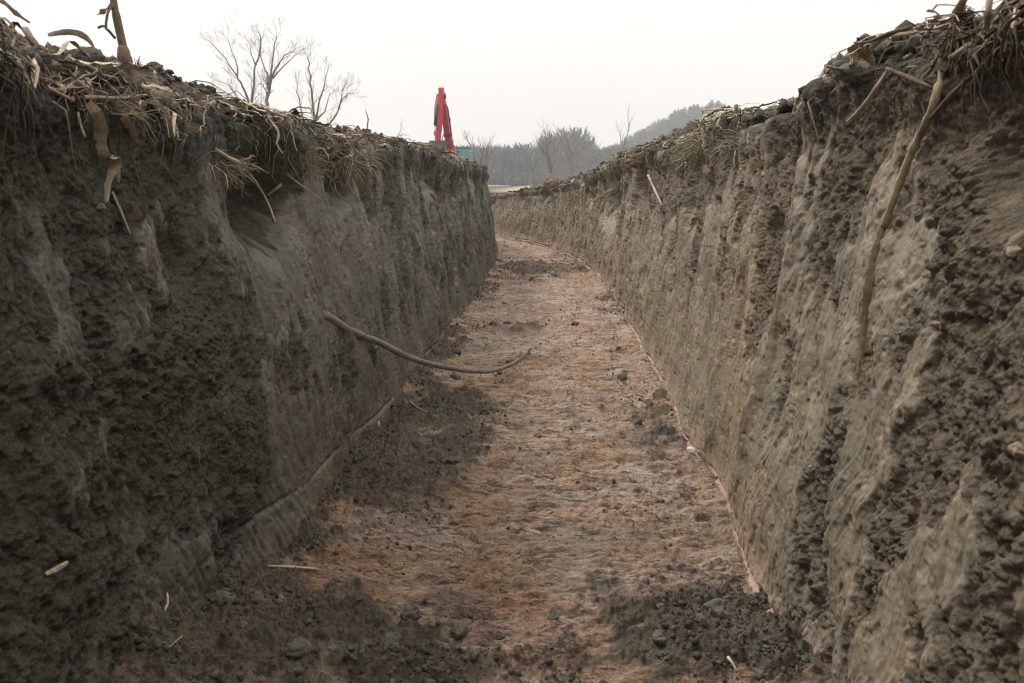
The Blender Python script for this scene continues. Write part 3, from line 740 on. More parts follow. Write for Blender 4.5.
tuft(300, 165, 4.6, 'dry grass tuft on the left edge under the large bare tree', .16, 240, M_GRASS, .18)
tuft(120, 112, 2.6, 'fine pale straw tuft beneath the broken upright stalk', .09, 150, M_STRAW, .12)
tuft(620, 190, 11, 'pale tuft at the top of the dark gap in the right face', .25, 160, M_STRAW, .25)

def drape(side, y, d0, hang, sway, w, label, group, m):
    pts = []
    x0 = float(lip_x(side, y)); 
    for t in (0, .35, .7, 1.):
        dd = d0 * (1 - t); yy = y + sway * .3 * t; xx = x0 + side * dd
        pts.append(Vector((xx - side * .02 * t, yy, float(ground_h(side, xx, yy)) + .02 + random.uniform(0, .02))))
    k = 5
    for i in range(1, k + 1):
        t = i / k
        pts.append(Vector((x0 - side * (.05 + .06 * min(1, t * 2) + random.gauss(0, .012)), y + sway * (.3 + .7 * t) + random.gauss(0, .012), pts[3].z - hang * t ** 1.2)))
    W = smooth(pts, 2); W = [q + Vector((random.gauss(0, .004), random.gauss(0, .004), random.gauss(0, .003))) for q in W]; n = len(W)
    ws = [w * (.25 + .6 * math.sin(math.pi * min(1, .1 + .9 * i / n))) * random.uniform(.75, 1.25) for i in range(n)]
    b = MB(); b.ribbon(W, ws, random.uniform(-1.6, 1.6), side=(0, 1, random.uniform(-.4, .4)), cup=random.uniform(-.15, .15))
    tag(b.build('corn_leaf', m), label, 'dry leaf', group)
for yc, sp, cnt in ((2.45, .25, 12), (3.5, .4, 20), (5.6, .7, 32), (8.2, 1.2, 16), (12, 1.5, 10)):
    for k in range(cnt):
        y = random.gauss(yc, sp); drape(-1, max(1.8, y), random.uniform(.02, .3), .02 + .2 * random.random() ** 2, random.gauss(0, .14), random.uniform(.0025, .009) * (1 + .05 * y), 'crinkled dry corn leaf draped over the left edge of the trench', 'dry leaves draped over the left edge', random.choice((M_PALE, M_STRAW, M_STRAW, M_BROWN)))
for yc, sp, cnt in ((2.3, .2, 10), (5.3, .6, 26), (7.5, .8, 16), (9.5, .8, 10), (11.8, .9, 22)):
    for k in range(cnt):
        y = random.gauss(yc, sp); drape(1, max(1.8, y), random.uniform(.02, .3), .02 + (.18 if yc > 3 else .05) * random.random() ** 2, random.gauss(0, .14), random.uniform(.0025, .008 if yc > 3 else .005) * (1 + .05 * y), 'crinkled dry corn leaf draped over the right edge of the trench', 'dry leaves draped over the right edge', random.choice((M_PALE, M_STRAW, M_STRAW, M_BROWN)))

for k in range(16):                                  # husks curling up round the broken stalk
    yy = random.uniform(2.35, 3.0); dd = random.uniform(.05, .55); xx = float(lip_x(-1, yy)) - dd
    p = Vector((xx, yy, float(ground_h(-1, xx, yy)))); a = random.uniform(0, 6.28); l = random.uniform(.06, .16); up = random.uniform(.03, .10)
    W = smooth([p + Vector((math.cos(a) * l * t, math.sin(a) * l * t, up * math.sin(math.pi * min(1, t * 1.15)) + random.gauss(0, .006))) for t in (0, .25, .5, .75, 1.)], 3)
    b = MB(); b.ribbon(W, [random.uniform(.006, .013) * (.3 + .7 * math.sin(math.pi * (i + .5) / len(W))) for i in range(len(W))], random.uniform(-2, 2), side=(-math.sin(a), math.cos(a), .3), cup=.1)
    tag(b.build('corn_husk', random.choice((M_STRAW, M_STRAW, M_BROWN, M_PALE))), 'curled dry husk on the left bank round the broken upright stalk', 'dry leaf', 'husks round the broken upright stalk')

# ------------------------------------------------------------------ clods
ico = None
def ico_data(sub):
    import bmesh
    bm = bmesh.new(); bmesh.ops.create_icosphere(bm, subdivisions=sub, radius=1)
    V = np.array([v.co[:] for v in bm.verts]); F = np.array([[v.index for v in f.verts] for f in bm.faces]); bm.free(); return V, F
I1 = ico_data(1); I2 = ico_data(2); I4 = ico_data(4)
def noise3(V, f, s): return (perlin(V[:, 0] * f + 3, V[:, 1] * f, s) + perlin(V[:, 1] * f, V[:, 2] * f + 7, s + 1) + perlin(V[:, 2] * f + 1, V[:, 0] * f, s + 2)) / 1.7
def crumb_mass(name, pts, sizes, m, label):
    V0, F0 = I1; n = len(pts)
    sc = sizes[:, None, None] * rng.uniform(.55, 1.25, (n, 1, 3)); 
    V = V0[None] * sc * (1 + rng.uniform(-.38, .38, (n, len(V0), 1)))
    V = V + pts[:, None, :]
    F = F0[None] + (np.arange(n) * len(V0))[:, None, None]
    me = bpy.data.meshes.new(name); v = V.reshape(-1, 3); f = F.reshape(-1, 3)
    me.vertices.add(len(v)); me.vertices.foreach_set('co', v.astype(np.float32).ravel())
    me.loops.add(f.size); me.loops.foreach_set('vertex_index', f.ravel().astype(np.int32))
    me.polygons.add(len(f)); me.polygons.foreach_set('loop_start', np.arange(0, f.size, 3, dtype=np.int32)); me.update(calc_edges=True)
    me.materials.append(m); o = bpy.data.objects.new(name, me); COL.objects.link(o)
    return tag(o, label, 'loose soil', kind='stuff')
N_ = 60000
y = 1.7 * (24 / 1.7) ** rng.random(N_); u = rng.random(N_)
x = floor_x(-1, y) + (floor_x(1, y) - floor_x(-1, y)) * u
L_ = loose(x, y); keep = rng.random(N_) < (.035 + .8 * L_ ** 1.5) * ss(-.35, .3, fbm(x * 2.2, y * 2.2, 3, 611)); x = x[keep]; y = y[keep]
sz = .0028 + .010 * rng.random(len(x)) ** 6 + .0007 * y * rng.random(len(x))
crumb_mass('loose_soil', np.stack([x, y, floor_h(x, y) + sz * .3], -1), sz, M_CLOD, 'dark crumbs of loose soil scattered over the trench floor')
for side, nm in ((-1, 'left'), (1, 'right')):
    n0 = 9000; y = 1.6 * (24 / 1.6) ** rng.random(n0); d = rng.random(n0) ** 1.8 * 1.1
    x = lip_x(side, y) + side * d; sz = .006 + .022 * rng.random(n0) ** 4
    crumb_mass('bank_soil', np.stack([x, y, ground_h(side, x, y) + sz * .3], -1), sz, M_CLOD, 'crumbs of soil lying on the %s bank' % nm)
def clod(loc, r, label, m=M_CLOD, name='dirt_clod', cat='clod', group=None, sq=(1, 1, .75), seed=0):
    V, F = I4
    k = 1 + .32 * noise3(V, 1.1, 500 + seed) + .20 * noise3(V, 2.6, 520 + seed) + .10 * noise3(V, 6., 540 + seed) + .05 * noise3(V, 13., 560 + seed)
    rr_ = np.random.default_rng(seed + 900)
    V = V * k[:, None]
    for _ in range(9):
        nrm = rr_.normal(size=3); nrm /= np.linalg.norm(nrm); h_ = rr_.uniform(.45, .85)
        e = V @ nrm - h_; V = V - np.where(e > 0, e * .65, 0)[:, None] * nrm
    V = V * (1 + .12 * noise3(V, 7., 580 + seed) + .08 * noise3(V, 17., 590 + seed))[:, None]
    V = V * np.array(sq) * r * 1.15
    me = bpy.data.meshes.new(name); me.from_pydata([tuple(v) for v in V], [], [tuple(map(int, f)) for f in F]); me.update()
    me.polygons.foreach_set('use_smooth', np.ones(len(me.polygons), bool)); me.materials.append(m)
    o = bpy.data.objects.new(name, me); COL.objects.link(o); o.location = loc; o.rotation_euler = (0, 0, random.uniform(0, 6))
    return tag(o, label, cat, group)
def clod_px(px, py, rpx, label, m=M_CLOD, sink=.35, dep=None, **k):
    w = surf(px, py, 0) if dep is None else P(px, py, dep)
    if dep is not None: w = drop(w.x, w.y)[0] - Vector((0, 0, .02))
    dd = (w - O).length; r = rpx * dd / FPX
    return clod(w + Vector((0, 0, r * (.5 - sink))), r, label, m, seed=int(px * 7 + py) % 97, **k)
for a in [(716, 612, 13, 'large dark clod on the front heap against the right wall'), (700, 622, 7, 'middling dark clod left of the large one by the right wall'),
          (645, 583, 5, 'small dark clod alone on the pink clay before the right front heap'), (460, 632, 8, 'dark flattened clod by the crack at the front of the floor'),
          (497, 636, 6, 'dark clod just right of the crack at the front'), (553, 619, 5, 'small clod on the pale clay right of the crack'),
          (455, 619, 4, 'small dark clod just behind the crack'), (410, 615, 9, 'grey clod on the edge of the left front heap'),
          (300, 652, 11, 'dark broad clod on the left front heap'), (390, 640, 8, 'rounded clod in the middle of the left front heap edge'),
          (222, 600, 10, 'clod lying against the foot of the left wall at the front'), (420, 445, 7, 'largest dark clod in the pile below the bent root'),
          (452, 462, 6, 'dark clod at the right end of the pile below the bent root'), (475, 448, 5, 'small clod right of the pile below the bent root'),
          (508, 324, 4, 'dark clod alone in the middle of the orange clay'), (492, 325, 3, 'small clod left of the lone one on the orange clay'),
          (538, 437, 4, 'small dark clod in the middle of the floor below the root tip'), (455, 378, 5, 'dark clod just below the bent root'),
          (457, 352, 5, 'dark clod behind the bent root near the left wall'), (622, 378, 5, 'dark clod on the floor left of the white flake'),
          (636, 423, 5, 'dark clod left of the white sliver'), (576, 325, 4, 'reddish clod left of the right rubble'),
          (578, 608, 6, 'clod on the clay at the left of the right front heap'), (660, 640, 8, 'broad clod low in the right front heap')]:
    clod_px(*a)
clod_px(692, 451, 6, 'white stone lying at the foot of the right wall', M_STONE, name='white_stone', cat='stone')
clod_px(1014, 252, 7, 'tan stone stuck in the right face near the picture edge', M_CLODR, name='tan_stone', cat='stone', sink=.5)
clod_px(1019, 450, 9, 'pale stone low in the right face near the picture edge', M_CLODR, name='tan_stone', cat='stone', sink=.5)
clod_px(940, 326, 5, 'small tan pebble in the middle of the rough right face', M_CLODR, name='pebble', cat='stone', sink=.5)
clod_px(100, 207, 4, 'small tan pebble in the left face beside the hanging husk', M_CLODR, name='pebble', cat='stone', sink=.5)
clod_px(158, 91, 12, 'dark square sod standing on the left bank skyline', M_CLOD, dep=2.95, sq=(.8, .8, 1.1), name='sod')
clod_px(187, 108, 4, 'small dark clod on the left skyline right of the square sod', M_CLOD, dep=3.2)
clod_px(232, 114, 9, 'reddish clod on the left skyline beneath the large bare trees', M_RUST, dep=3.6, sink=.5)
clod_px(210, 118, 9, 'brown clod on the left skyline left of the reddish one', M_CLOD, dep=3.4, sink=.5)
clod_px(862, 76, 18, 'dark lump of sod under the crumpled husk on the right bank', M_CLOD, sq=(1.2, 1, .6), name='sod')
clod_px(830, 90, 12, 'dark lump jutting from the right edge below the short twig', M_CLOD, sq=(1.3, 1, .7), name='sod')
clod_px(908, 17, 6, 'small dark clod on the right skyline beside the dark twig', M_CLOD, dep=2.3)
clod_px(642, 163, 9, 'rust-brown mound of soil on the right skyline below the wooded hill', M_RUST, sq=(1.6, 1.4, .7), sink=.3)
clod_px(553, 185, 8, 'upright brown lump at the far bend of the right bank', M_RUST, sq=(.9, .9, 1.2))
clod_px(398, 150, 9, 'dark lump on the left skyline near the digger', M_CLOD, dep=7.4, sq=(1.4, 1, .6), sink=.5)
clod_px(425, 148, 12, 'dark lump on the left skyline just under the digger arm', M_CLOD, dep=8.8, sq=(1.2, 1, .9), sink=.5)
for side, nm, cnt in ((-1, 'left', 80), (1, 'right', 85)):
    for k in range(cnt):
        yy = 2.0 * (20 / 2.0) ** random.random(); dd = random.random() ** 1.5 * .7 + .02
        xx = float(lip_x(side, yy)) + side * dd; r = random.uniform(.016, .042) * (1 + .11 * max(0, yy - 3))
        clod((xx, yy, float(ground_h(side, xx, yy)) + r * .25), r, 'lumpy dark clod of earth among the straw on the %s bank' % nm, random.choice((M_CLOD, M_CLOD, M_CLOD, M_RUST)), group='clods among the straw on the %s bank' % nm, seed=k)
for k in range(55):
    for _ in range(40):
        yy = 2.1 * (14 / 2.1) ** random.random(); xx = random.uniform(-1., .85)
        if float(loose(np.array(xx), np.array(yy))) > .5: break
    r = random.uniform(.007, .019) * (1 + .06 * yy)
    clod((xx, yy, float(floor_h(xx, yy)) + r * .3), r, 'small lumpy clod of dark earth loose on the trench floor', group='small clods on the trench floor', seed=k)

# ------------------------------------------------------------------ bare trees
def grow(b_tr, b_tw, p, d, L, r, lev, maxlev, rnd, spread=.55, up=.12):
    k = 4 if lev < 2 else 3
    pts = [p.copy()]; q = p.copy(); dd = d.copy()
    for i in range(k):
        dd = (dd + Vector((rnd.gauss(0, .16), rnd.gauss(0, .16), rnd.gauss(0, .10) + up * .3))).normalized()
        q = q + dd * (L / k); pts.append(q.copy())
    rad = [r * (1 - .55 * i / k) for i in range(k + 1)]
    (b_tr if lev < 2 else b_tw).tube(pts, rad, 6 if lev < 2 else 3, cap=False)
    if lev >= maxlev: return
    nb = 3 if lev == 0 else rnd.choice((2, 3, 3)) + (1 if lev >= 2 else 0)
    for j in range(nb):
        t = .35 + .65 * (j + rnd.random() * .6) / nb; t = min(t, 1)
        i = min(int(t * k), k - 1); s = pts[i].lerp(pts[i + 1], t * k - i)
        base = (pts[i + 1] - pts[i]).normalized()
        a = base.orthogonal().normalized(); a.rotate(Matrix.Rotation(rnd.uniform(0, 6.283), 3, base))
        nd = (base + a * spread * rnd.uniform(.6, 1.3) + Vector((0, 0, up))).normalized()
        grow(b_tr, b_tw, s, nd, L * rnd.uniform(.5, .72), max(r * .5, .0032), lev + 1, maxlev, rnd, spread, up)
def limb_tree(limbs, dep, label, seed, group='bare trees beyond the left bank'):
    rnd = random.Random(seed); b1 = MB(); b2 = MB(); first = None
    for (r0, r1, pts, j) in limbs:
        W = [P(180 + a / 4.655, 20 + b_ / 4.655, dep + j * i / len(pts) + rnd.gauss(0, .12)) for i, (a, b_) in enumerate(pts)]
        if first is None:
            g = W[0].copy(); g.z = float(field_z(np.array(g.x), np.array(g.y))) - .1; first = g
        if r0 > .09:
            g = W[0].copy(); g.x += rnd.gauss(0, .1); g.z = first.z; W.insert(0, g)
        W = smooth(W, 3); n = len(W)
        W = [w + Vector((rnd.gauss(0, .03), 0, rnd.gauss(0, .02))) for w in W]
        r0 *= .8; r1 *= .6
        rad = [r0 + (r1 - r0) * (i / (n - 1)) ** .8 for i in range(n)]
        b1.tube([w - first for w in W], rad, 7)
        for i in range(n // 3, n):
            for _ in range(2):
                if rnd.random() < .35: continue
                base = (W[min(i + 1, n - 1)] - W[i - 1]).normalized(); a = base.orthogonal().normalized()
                a.rotate(Matrix.Rotation(rnd.uniform(0, 6.283), 3, base))
                grow(b1, b2, W[i] - first, (base + a * .65 + Vector((0, 0, .15))).normalized(), rnd.uniform(.3, .8), max(rad[i] * .25, .006), 2, 4, rnd)
    o = empty('bare_tree', first, label, 'tree', group)
    b1.build('trunk', M_BARK, o, True); b2.build('crown', M_TWIG, o)
    return o
limb_tree([(.13, .03, [(332, 460), (332, 420), (345, 300), (355, 210), (375, 100), (366, 50)], 1), (.08, .02, [(325, 400), (290, 310), (265, 260), (210, 180), (158, 115)], -1.5),
           (.06, .015, [(265, 260), (264, 200), (238, 140), (222, 70)], 1.5), (.07, .015, [(300, 450), (270, 370), (232, 310), (170, 280)], -1), (.05, .015, [(275, 375), (230, 350), (180, 340)], 1.5),
           (.05, .012, [(355, 210), (333, 160), (325, 110)], -1)], 38, 'tall bare tree with several limbs leaning to the left of its trunk', 3)
limb_tree([(.15, .025, [(405, 470), (410, 350), (415, 300), (428, 220), (440, 130), (452, 75)], 1), (.07, .015, [(415, 330), (440, 240), (490, 170), (538, 130)], -1.5),
           (.07, .015, [(410, 300), (405, 250), (385, 200), (372, 150), (388, 65)], 1), (.05, .012, [(405, 340), (382, 300), (362, 303)], -.5), (.05, .012, [(432, 270), (500, 200), (540, 160)], 1),
           (.035, .01, [(365, 460), (375, 410), (380, 355)], 1)], 36, 'tall bare tree on one straight trunk, between the leaning one and the smaller one', 4)
limb_tree([(.14, .025, [(622, 530), (625, 470), (620, 400), (605, 290), (597, 200), (610, 150)], 1), (.08, .015, [(625, 480), (650, 390), (670, 300), (692, 210)], -1),
           (.06, .015, [(630, 470), (670, 430), (700, 350), (722, 320)], 1), (.10, .015, [(600, 540), (570, 450), (548, 330), (547, 285)], .5),
           (.10, .015, [(668, 530), (700, 480), (740, 410), (770, 350), (805, 342)], -.5), (.05, .012, [(740, 415), (760, 330), (782, 280)], 1)], 39, 'smaller bare tree forking into separate stems, right of the two tall ones', 5)
def wild_tree(px, dep, hpx, label, seed, group, stems=1, lev=4, name='bare_tree', spread=.5, lean=0.):
    rnd = random.Random(seed); p = P(px, 185, dep); z = float(field_z(np.array(p.x), np.array(p.y))); H = hpx * dep / FPX
    b1 = MB(); b2 = MB()
    for k in range(stems):
        s = Vector((rnd.gauss(0, .06 * H) if stems > 1 else 0, rnd.gauss(0, .3), -.1))
        grow(b1, b2, s, Vector((rnd.gauss(0, .14) + lean, rnd.gauss(0, .1), 1)).normalized(), H * .52 * rnd.uniform(.85, 1.1), H * .013 + .02, 0, lev, rnd, spread, .22)
    o = empty(name, (p.x, p.y, z), label, 'tree' if name == 'bare_tree' else 'shrub', group)
    b1.build('trunk', M_BARK, o, True); b2.build('crown', M_TWIG, o)
    return o
gm = 'bare trees beyond the end of the trench'
wild_tree(548, 85, 76, 'tallest bare tree rising above the far end of the trench', 21, gm, 2, lean=-.08)
wild_tree(530, 92, 50, 'slim bare tree just left of the tallest one at the trench end', 22, gm)
wild_tree(566, 100, 66, 'wide bare tree just right of the tallest one at the trench end', 23, gm, 2)
wild_tree(586, 120, 50, 'bare tree before the notch between the far wood and the hill', 24, gm)
wild_tree(612, 120, 76, 'thin bare tree standing before the wooded hill', 25, gm, 1, 3, spread=.35)
wild_tree(468, 75, 74, 'bare tree leaning right behind the digger cab', 26, gm, 2, 4, lean=.12)
wild_tree(487, 88, 60, 'thin bare tree right of the digger cab', 27, gm, 1, 4, lean=.08)
wild_tree(512, 105, 40, 'small bare tree at the left edge of the far field', 28, gm)
gs = 'bare shrubs beyond the left bank'
wild_tree(290, 50, 68, 'fuzzy bare shrub between the bare trees at left', 31, gs, 5, 4, 'bare_shrub', .8)
wild_tree(397, 55, 66, 'sparse bare shrub poking over the left bank near the digger', 32, gs, 2, 3, 'bare_shrub', .4)
wild_tree(206, 40, 90, 'thin bare sapling left of the tall bare trees', 33, gs, 1, 3, 'bare_shrub', .4, -.1)
wild_tree(300, 45, 70, 'low bare shrub under the smaller bare tree', 34, gs, 4, 4, 'bare_shrub', .8)
# weed by the stump
rnd = random.Random(8); b1 = MB(); b2 = MB(); p = P(141, 86, 3.4)
for k in range(4): grow(b1, b2, Vector((rnd.gauss(0, .02), rnd.gauss(0, .02), -.05)), Vector((rnd.gauss(0, .3), rnd.gauss(0, .3), 1)).normalized(), .10, .0016, 1, 3, rnd, .5, .2)
for o_ in (b1, b2):
    pass
wd = empty('dry_weed', p, 'thin dry weed with fine twigs right of the broken upright stalk', 'weed'); b1.build('stem', M_BROWN, wd, True); b2.build('twigs', M_BROWN, wd)

# ------------------------------------------------------------------ far wood
def wood(name, spec, m, label, kind='stuff', cat='wood'):
    V = []; F = []
    n = 0
    for (x, y, z, h, w, con) in spec:
        k = 150 if not con else 130
        t = rng.random(k) ** .7
        if con: rad = w * (1 - t) ** .8 * rng.random(k) ** .5; zz = z + h * t
        else: rad = w * np.sqrt(np.maximum(0, 1 - ((t - .55) / .5) ** 2)) * rng.random(k) ** .45; zz = z + h * t; rad = np.maximum(rad, .35 * w)
        a = rng.random(k) * 6.283
        px = x + rad * np.cos(a); py = y + rad * np.sin(a)
        for i in range(k):
            c = Vector((px[i], py[i], zz[i]))
            if con: u = Vector((math.cos(a[i]), math.sin(a[i]), -.35)) * rng.uniform(.5, 1.3); v = Vector((-math.sin(a[i]), math.cos(a[i]), 0)) * rng.uniform(.3, .7)
            else: u = Vector((math.cos(a[i]) * .5 + rng.normal(0, .2), rng.normal(0, .3), 1)).normalized() * rng.uniform(.7, 2.0); v = Vector((rng.normal(), rng.normal(), rng.normal(0, .3))).normalized() * rng.uniform(.10, .30)
            V += [c - v, c + v, c + u + v * .3, c + u - v * .3]; F.append((n, n + 1, n + 2, n + 3)); n += 4
        V += [Vector((x - .15, y, z - .5)), Vector((x + .15, y, z - .5)), Vector((x + .06, y, z + h * .85)), Vector((x - .06, y, z + h * .85))]; F.append((n, n + 1, n + 2, n + 3)); n += 4
    b = MB(); b.v = [tuple(v) for v in V]; b.f = F; b.n = n
    o = b.build(name, m); return tag(o, label, cat, kind=kind)
def fz(x, y): return float(field_z(np.array(x), np.array(y)))
sp = []
for k in range(230):
    y = random.uniform(225, 300); px = random.uniform(380, 640)
    x = (px - 545) / FPX * y; hp = np.interp(px, [380, 470, 500, 535, 548, 582, 596, 640], [30, 36, 34, 36, 50, 50, 32, 30])
    sp.append((x, y, fz(x, y), hp * y / FPX * random.uniform(.72, 1.04), random.uniform(2.0, 3.6), False))
for k in range(160):
    x = random.uniform(-140, 140); y = random.uniform(300, 345); sp.append((x, y, fz(x, y), random.uniform(7, 11), random.uniform(2.2, 3.6), False))
for k in range(170):
    y = random.uniform(222, 262); x = (random.uniform(380, 640) - 545) / FPX * y; sp.append((x, y, fz(x, y) - .3, random.uniform(2.2, 4.5), random.uniform(2.2, 3.6), False))
wood('far_wood', sp, M_WOOD, 'hazy grey-blue wood of bare trees across the far field')
sp = []
for k in range(520):
    y = random.uniform(335, 450); x = random.uniform(-10, min(84, .213 * y))
    sp.append((x, y, fz(x, y), random.uniform(8, 12), random.uniform(2.4, 4.0), random.random() < .3))
wood('hillside_wood', sp, M_WOOD, 'hazy wood of bare trees covering the hill at right')
sp = []
for k in range(90):
    px = random.uniform(660, 713); y = random.uniform(360, 410); x = (px - 545) / FPX * y
    sp.append((x, y, fz(x, y), random.uniform(10, 14), random.uniform(2.0, 3.0), True))
for k in range(14):
    px = random.uniform(618, 640); y = random.uniform(340, 370); x = (px - 545) / FPX * y
    sp.append((x, y, fz(x, y), random.uniform(11, 15), random.uniform(2.0, 2.8), True))
wood('conifer_wood', sp, M_CONIF, 'darker conifers along the crest of the hill at right')

# ------------------------------------------------------------------ the digger
gz = fz(-6.2, 49.5)
ex = empty('excavator', (-5.64, 49.4, gz - .25), 'red excavator with raised arm and teal cab working beyond the left bank', 'excavator', rz=R(-3))
# local frame: arm reaches towards -y
def part(bm, name, m, parent=ex, bevel=.03, smooth=False): return bm.build(name, m, parent, smooth, bevel)
for sx in (-1, 1):
    b = MB(); poly = [(-1.7, .12), (-1.9, .35), (-1.85, .62), (-1.6, .82), (1.6, .82), (1.85, .62), (1.9, .35), (1.7, .12), (1.5, .0), (-1.5, .0)]
    b.prism(poly, sx * 1.1 - .28, sx * 1.1 + .28); tr = part(b, 'track', M_STEEL)
    b = MB()
    for k in range(22):
        b.box((sx * 1.1, -1.6 + k * 3.2 / 21, .85), (.62, .07, .07)); b.box((sx * 1.1, -1.6 + k * 3.2 / 21, -.0), (.62, .07, .05))
    b.build('track_shoes', M_STEEL, tr)
    for q in (-1.5, 1.5):
        b = MB(); b.tube([(sx * 1.1 - .31, q, .42), (sx * 1.1 + .31, q, .42)], .3, 14); b.build('wheel', M_RED, tr)
b = MB(); b.box((0, 0, .62), (1.7, 1.6, .3)); b.tube([(0, 0, .75), (0, 0, 1.0)], .55, 18); part(b, 'undercarriage', M_STEEL)
b = MB(); b.box((0, .55, 1.15), (2.3, 3.0, .3)); part(b, 'deck', M_STEEL)
b = MB(); b.box((-.62, .55, 1.65), (1.1, 2.4, .7)); b.box((.5, 1.1, 1.6), (1.2, 1.4, .6)); part(b, 'house', M_RED)
b = MB(); b.prism([(1.9, 1.05), (2.45, 1.2), (2.5, 1.9), (2.2, 2.15), (1.75, 2.15), (1.75, 1.05)], -1.2, 1.2); part(b, 'counterweight', M_STEEL)
b = MB(); b.tube([(-.5, 1.2, 1.98), (-.5, 1.2, 2.5)], .06, 8); part(b, 'exhaust', M_STEEL, bevel=0)
cx = .74
b = MB()
b.prism([(-1.05, 1.3), (-1.1, 1.75), (-.95, 2.72), (-.85, 2.80), (.55, 2.80), (.6, 2.7), (.6, 1.3)], cx - .43, cx + .43); cab = part(b, 'cab', M_TEAL, bevel=.05)
b = MB(); b.box((cx, -.1, 2.84), (.92, 1.6, .09)); b.build('roof', M_TEAL, cab)
b = MB(); b.prism([(-1.10, 1.8), (-1.13, 1.8), (-.985, 2.66), (-.955, 2.66)], cx - .34, cx + .34); b.build('windscreen', M_GLASS, cab)
for sx in (-1, 1):
    b = MB(); b.prism([(-.9, 1.85), (-.8, 2.62), (.42, 2.62), (.42, 1.85)], cx + sx * .425 - .012, cx + sx * .425 + .012); b.build('side_window', M_GLASS, cab)
# boom and stick outlines, side view (y forward is -)
def plate(path_, wid, x0, x1, name, m):
    L = []; Rr = []
    pts = [Vector((p[0], p[1])) for p in path_]
    for i, p in enumerate(pts):
        t = (pts[min(i + 1, len(pts) - 1)] - pts[max(i - 1, 0)]).normalized(); nrm = Vector((-t.y, t.x))
        L.append(tuple(p + nrm * wid[i] / 2)); Rr.append(tuple(p - nrm * wid[i] / 2))
    b = MB(); b.prism(L + Rr[::-1], x0, x1); return part(b, name, m, bevel=.02)
boom = plate([(-.55, 1.5), (-1.1, 2.6), (-1.75, 3.7), (-2.5, 4.6), (-3.2, 5.2)], [.34, .5, .58, .48, .34], -.17, .17, 'boom', M_RED)
tip = plate([(-3.15, 5.15), (-3.45, 5.55), (-3.6, 5.95)], [.34, .36, .2], -.15, .15, 'stick_head', M_PINK)
b = MB()
sk = [(-3.5, 5.6), (-3.72, 4.8), (-3.85, 3.9), (-3.95, 3.0)]
def xoff(z): return -.06 - .06 * (5.6 - z) / 2.6
b2_ = MB()
pts = [Vector((xoff(z) - .05, y, z)) for y, z in sk]
b.tube(pts, [.19, .27, .24, .16], 4, up=(0, 1, .2)); part(b, 'stick', M_RED, bevel=.02)
for sx in (-.30, .30):
    b = MB(); b.tube([(sx, -1.0, 1.45), (sx, -1.65, 2.9)], .085, 10); cy = part(b, 'boom_cylinder', M_RED, bevel=0, smooth=True)
    b = MB(); b.tube([(sx, -1.65, 2.9), (sx, -1.9, 3.45)], .045, 8); b.build('rod', M_CHROME, cy, True)
b = MB(); b.tube([(-.22, -2.0, 4.35), (-.22, -2.9, 5.25)], .09, 10); cy = part(b, 'stick_cylinder', M_STEEL, bevel=0, smooth=True)
b = MB(); b.tube([(-.22, -2.9, 5.25), (-.18, -3.35, 5.7)], .045, 8); b.build('rod', M_CHROME, cy, True)
b = MB(); b.tube([(-.14, -4.05, 5.0), (-.26, -4.2, 3.9)], .09, 10); cy = part(b, 'bucket_cylinder', M_STEEL, bevel=0, smooth=True)
b = MB(); b.tube([(-.26, -4.2, 3.9), (-.3, -4.25, 3.35)], .045, 8); b.build('rod', M_CHROME, cy, True)
b = MB(); b.tube([(.2, -.7, 1.9), (.21, -1.6, 3.6), (.2, -2.6, 4.9), (.1, -3.4, 5.4)], .03, 6); part(b, 'hydraulic_hose', M_RUBBER, bevel=0, smooth=True)
for (y_, z_, r_) in ((-.55, 1.55, .16), (-1.85, 3.5, .11), (-2.0, 4.35, .12), (-3.4, 5.5, .15)):
    b = MB(); b.tube([(-.22, y_, z_), (.22, y_, z_)], r_, 12); part(b, 'joint_pin', M_STEEL, bevel=0)
b = MB(); b.tube([(-.1, -1.2, 2.95), (-.1, -1.9, 4.1), (-.1, -2.7, 4.98), (-.18, -3.4, 5.5), (-.3, -3.85, 4.7)], .028, 6); part(b, 'hydraulic_hose', M_RUBBER, bevel=0, smooth=True)
bx = xoff(3.0) - .05
b = MB(); poly = [(-3.85, 3.1), (-4.15, 3.05), (-4.5, 2.6), (-4.55, 2.15), (-4.3, 1.8), (-3.9, 1.7), (-3.55, 1.85), (-3.5, 1.92), (-3.88, 1.85), (-4.22, 1.95), (-4.4, 2.2), (-4.35, 2.5), (-4.1, 2.8)]
b.prism(poly, bx - .45, bx + .45); bk = part(b, 'bucket', M_STEEL, bevel=0)
for sx in (-1, 1):
    b = MB(); b.prism([(-3.9, 3.05), (-4.5, 2.6), (-4.55, 2.15), (-4.3, 1.8), (-3.9, 1.7), (-3.55, 1.85)], bx + sx * .46 - .012, bx + sx * .46 + .012); b.build('side_plate', M_STEEL, bk)
for k in range(5):
    b = MB(); b.box((bx - .4 + k * .2, -3.45, 1.93), (.08, .22, .05)); b.build('tooth', M_STEEL, bk)

# ------------------------------------------------------------------ haze
b = MB(); b.box((0, 570, 20), (1560, 1290, 44))
hm = bpy.data.materials.new('thin_haze'); hm.use_nodes = True; nt = hm.node_tree; nt.nodes.clear()
out = nt.nodes.new('ShaderNodeOutputMaterial'); pv = nt.nodes.new('ShaderNodeVolumePrincipled')
pv.inputs['Color'].default_value = (.88, .94, .98, 1); pv.inputs['Density'].default_value = .00098
nt.links.new(pv.outputs[0], out.inputs['Volume'])
tag(b.build('haze', hm), 'thin pale winter haze in the air over the field', 'haze', kind='stuff')

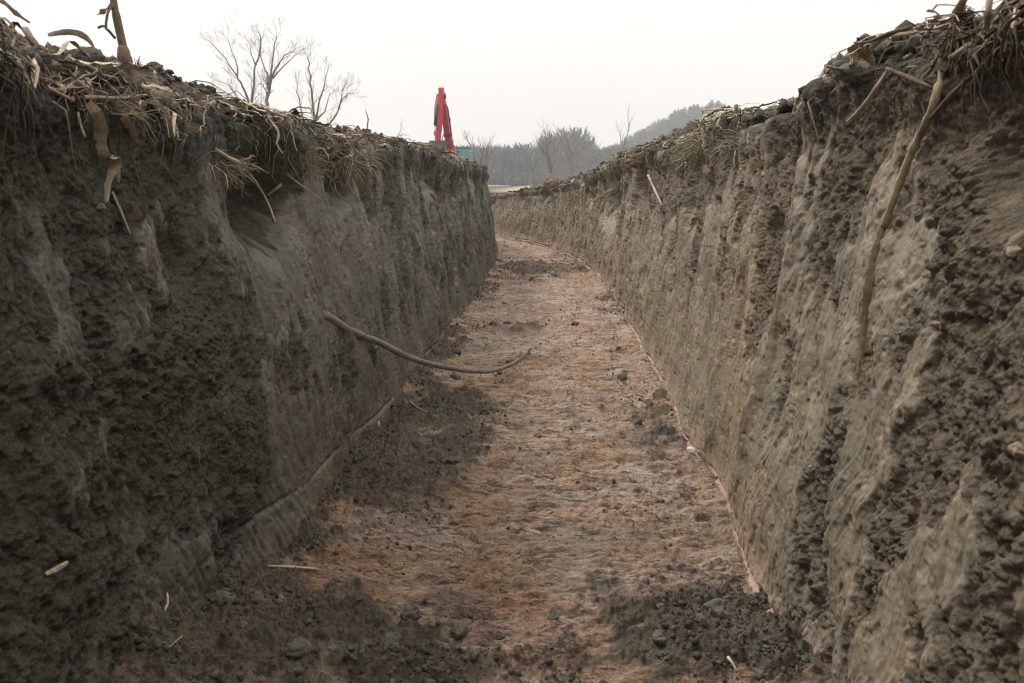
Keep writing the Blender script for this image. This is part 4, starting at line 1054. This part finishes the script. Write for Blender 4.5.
# ------------------------------------------------------------------ light
SUN_EL, SUN_AZ = 52., 305.          # compass: 0 = +Y, clockwise; the sun behind thin cloud stands ahead and to the left
w = bpy.data.worlds.new("World"); S.world = w; w.use_nodes = True
nt = w.node_tree; nt.nodes.clear(); n = N(nt)
sky = nt.nodes.new('ShaderNodeTexSky'); sky.sky_type = 'NISHITA'; sky.sun_disc = False
sky.sun_elevation = R(SUN_EL); sky.sun_rotation = R(SUN_AZ); sky.air_density = 1.5; sky.dust_density = 6; sky.ozone_density = 1
hs = nt.nodes.new('ShaderNodeHueSaturation'); hs.inputs['Saturation'].default_value = .12; nt.links.new(sky.outputs[0], hs.inputs['Color'])
# an overcast layer: three times as bright overhead as at the horizon (CIE overcast sky)
sep = nt.nodes.new('ShaderNodeSeparateXYZ'); nt.links.new(n.co.outputs['Generated'], sep.inputs[0])
zc = n.math('MAXIMUM', sep.outputs['Z'], 0.)
lum = n.math('ADD', n.math('MULTIPLY', zc, 8.), 6.8)
cc = nt.nodes.new('ShaderNodeCombineColor')
for i, k in enumerate((1.0, .962, .922)): nt.links.new(n.math('MULTIPLY', lum, k), cc.inputs[i])
mixc = n.mix(.85, hs.outputs[0], cc.outputs[0])
bg = nt.nodes.new('ShaderNodeBackground'); bg.inputs['Strength'].default_value = .10
nt.links.new(mixc, bg.inputs['Color'])
ow = nt.nodes.new('ShaderNodeOutputWorld'); nt.links.new(bg.outputs[0], ow.inputs['Surface'])
sd = bpy.data.lights.new('sun', 'SUN'); sd.energy = 1.5; sd.angle = R(10); sd.color = (1, .96, .9)
so = bpy.data.objects.new('sun', sd); COL.objects.link(so); so.location = (-20, -10, 30)
az = R(SUN_AZ); dirv = Vector((math.sin(az) * math.cos(R(SUN_EL)), math.cos(az) * math.cos(R(SUN_EL)), math.sin(R(SUN_EL))))
so.rotation_euler = dirv.to_track_quat('Z', 'Y').to_euler()

S.view_settings.view_transform = 'Standard'; S.view_settings.look = 'None'; S.view_settings.gamma = 1; S.view_settings.use_curve_mapping = False
S.view_settings.exposure = 0.48
S.cycles.pixel_filter_type = 'BLACKMAN_HARRIS'; S.cycles.filter_width = 1.15
S.cycles.max_bounces = 6; S.cycles.diffuse_bounces = 4; S.cycles.volume_bounces = 1
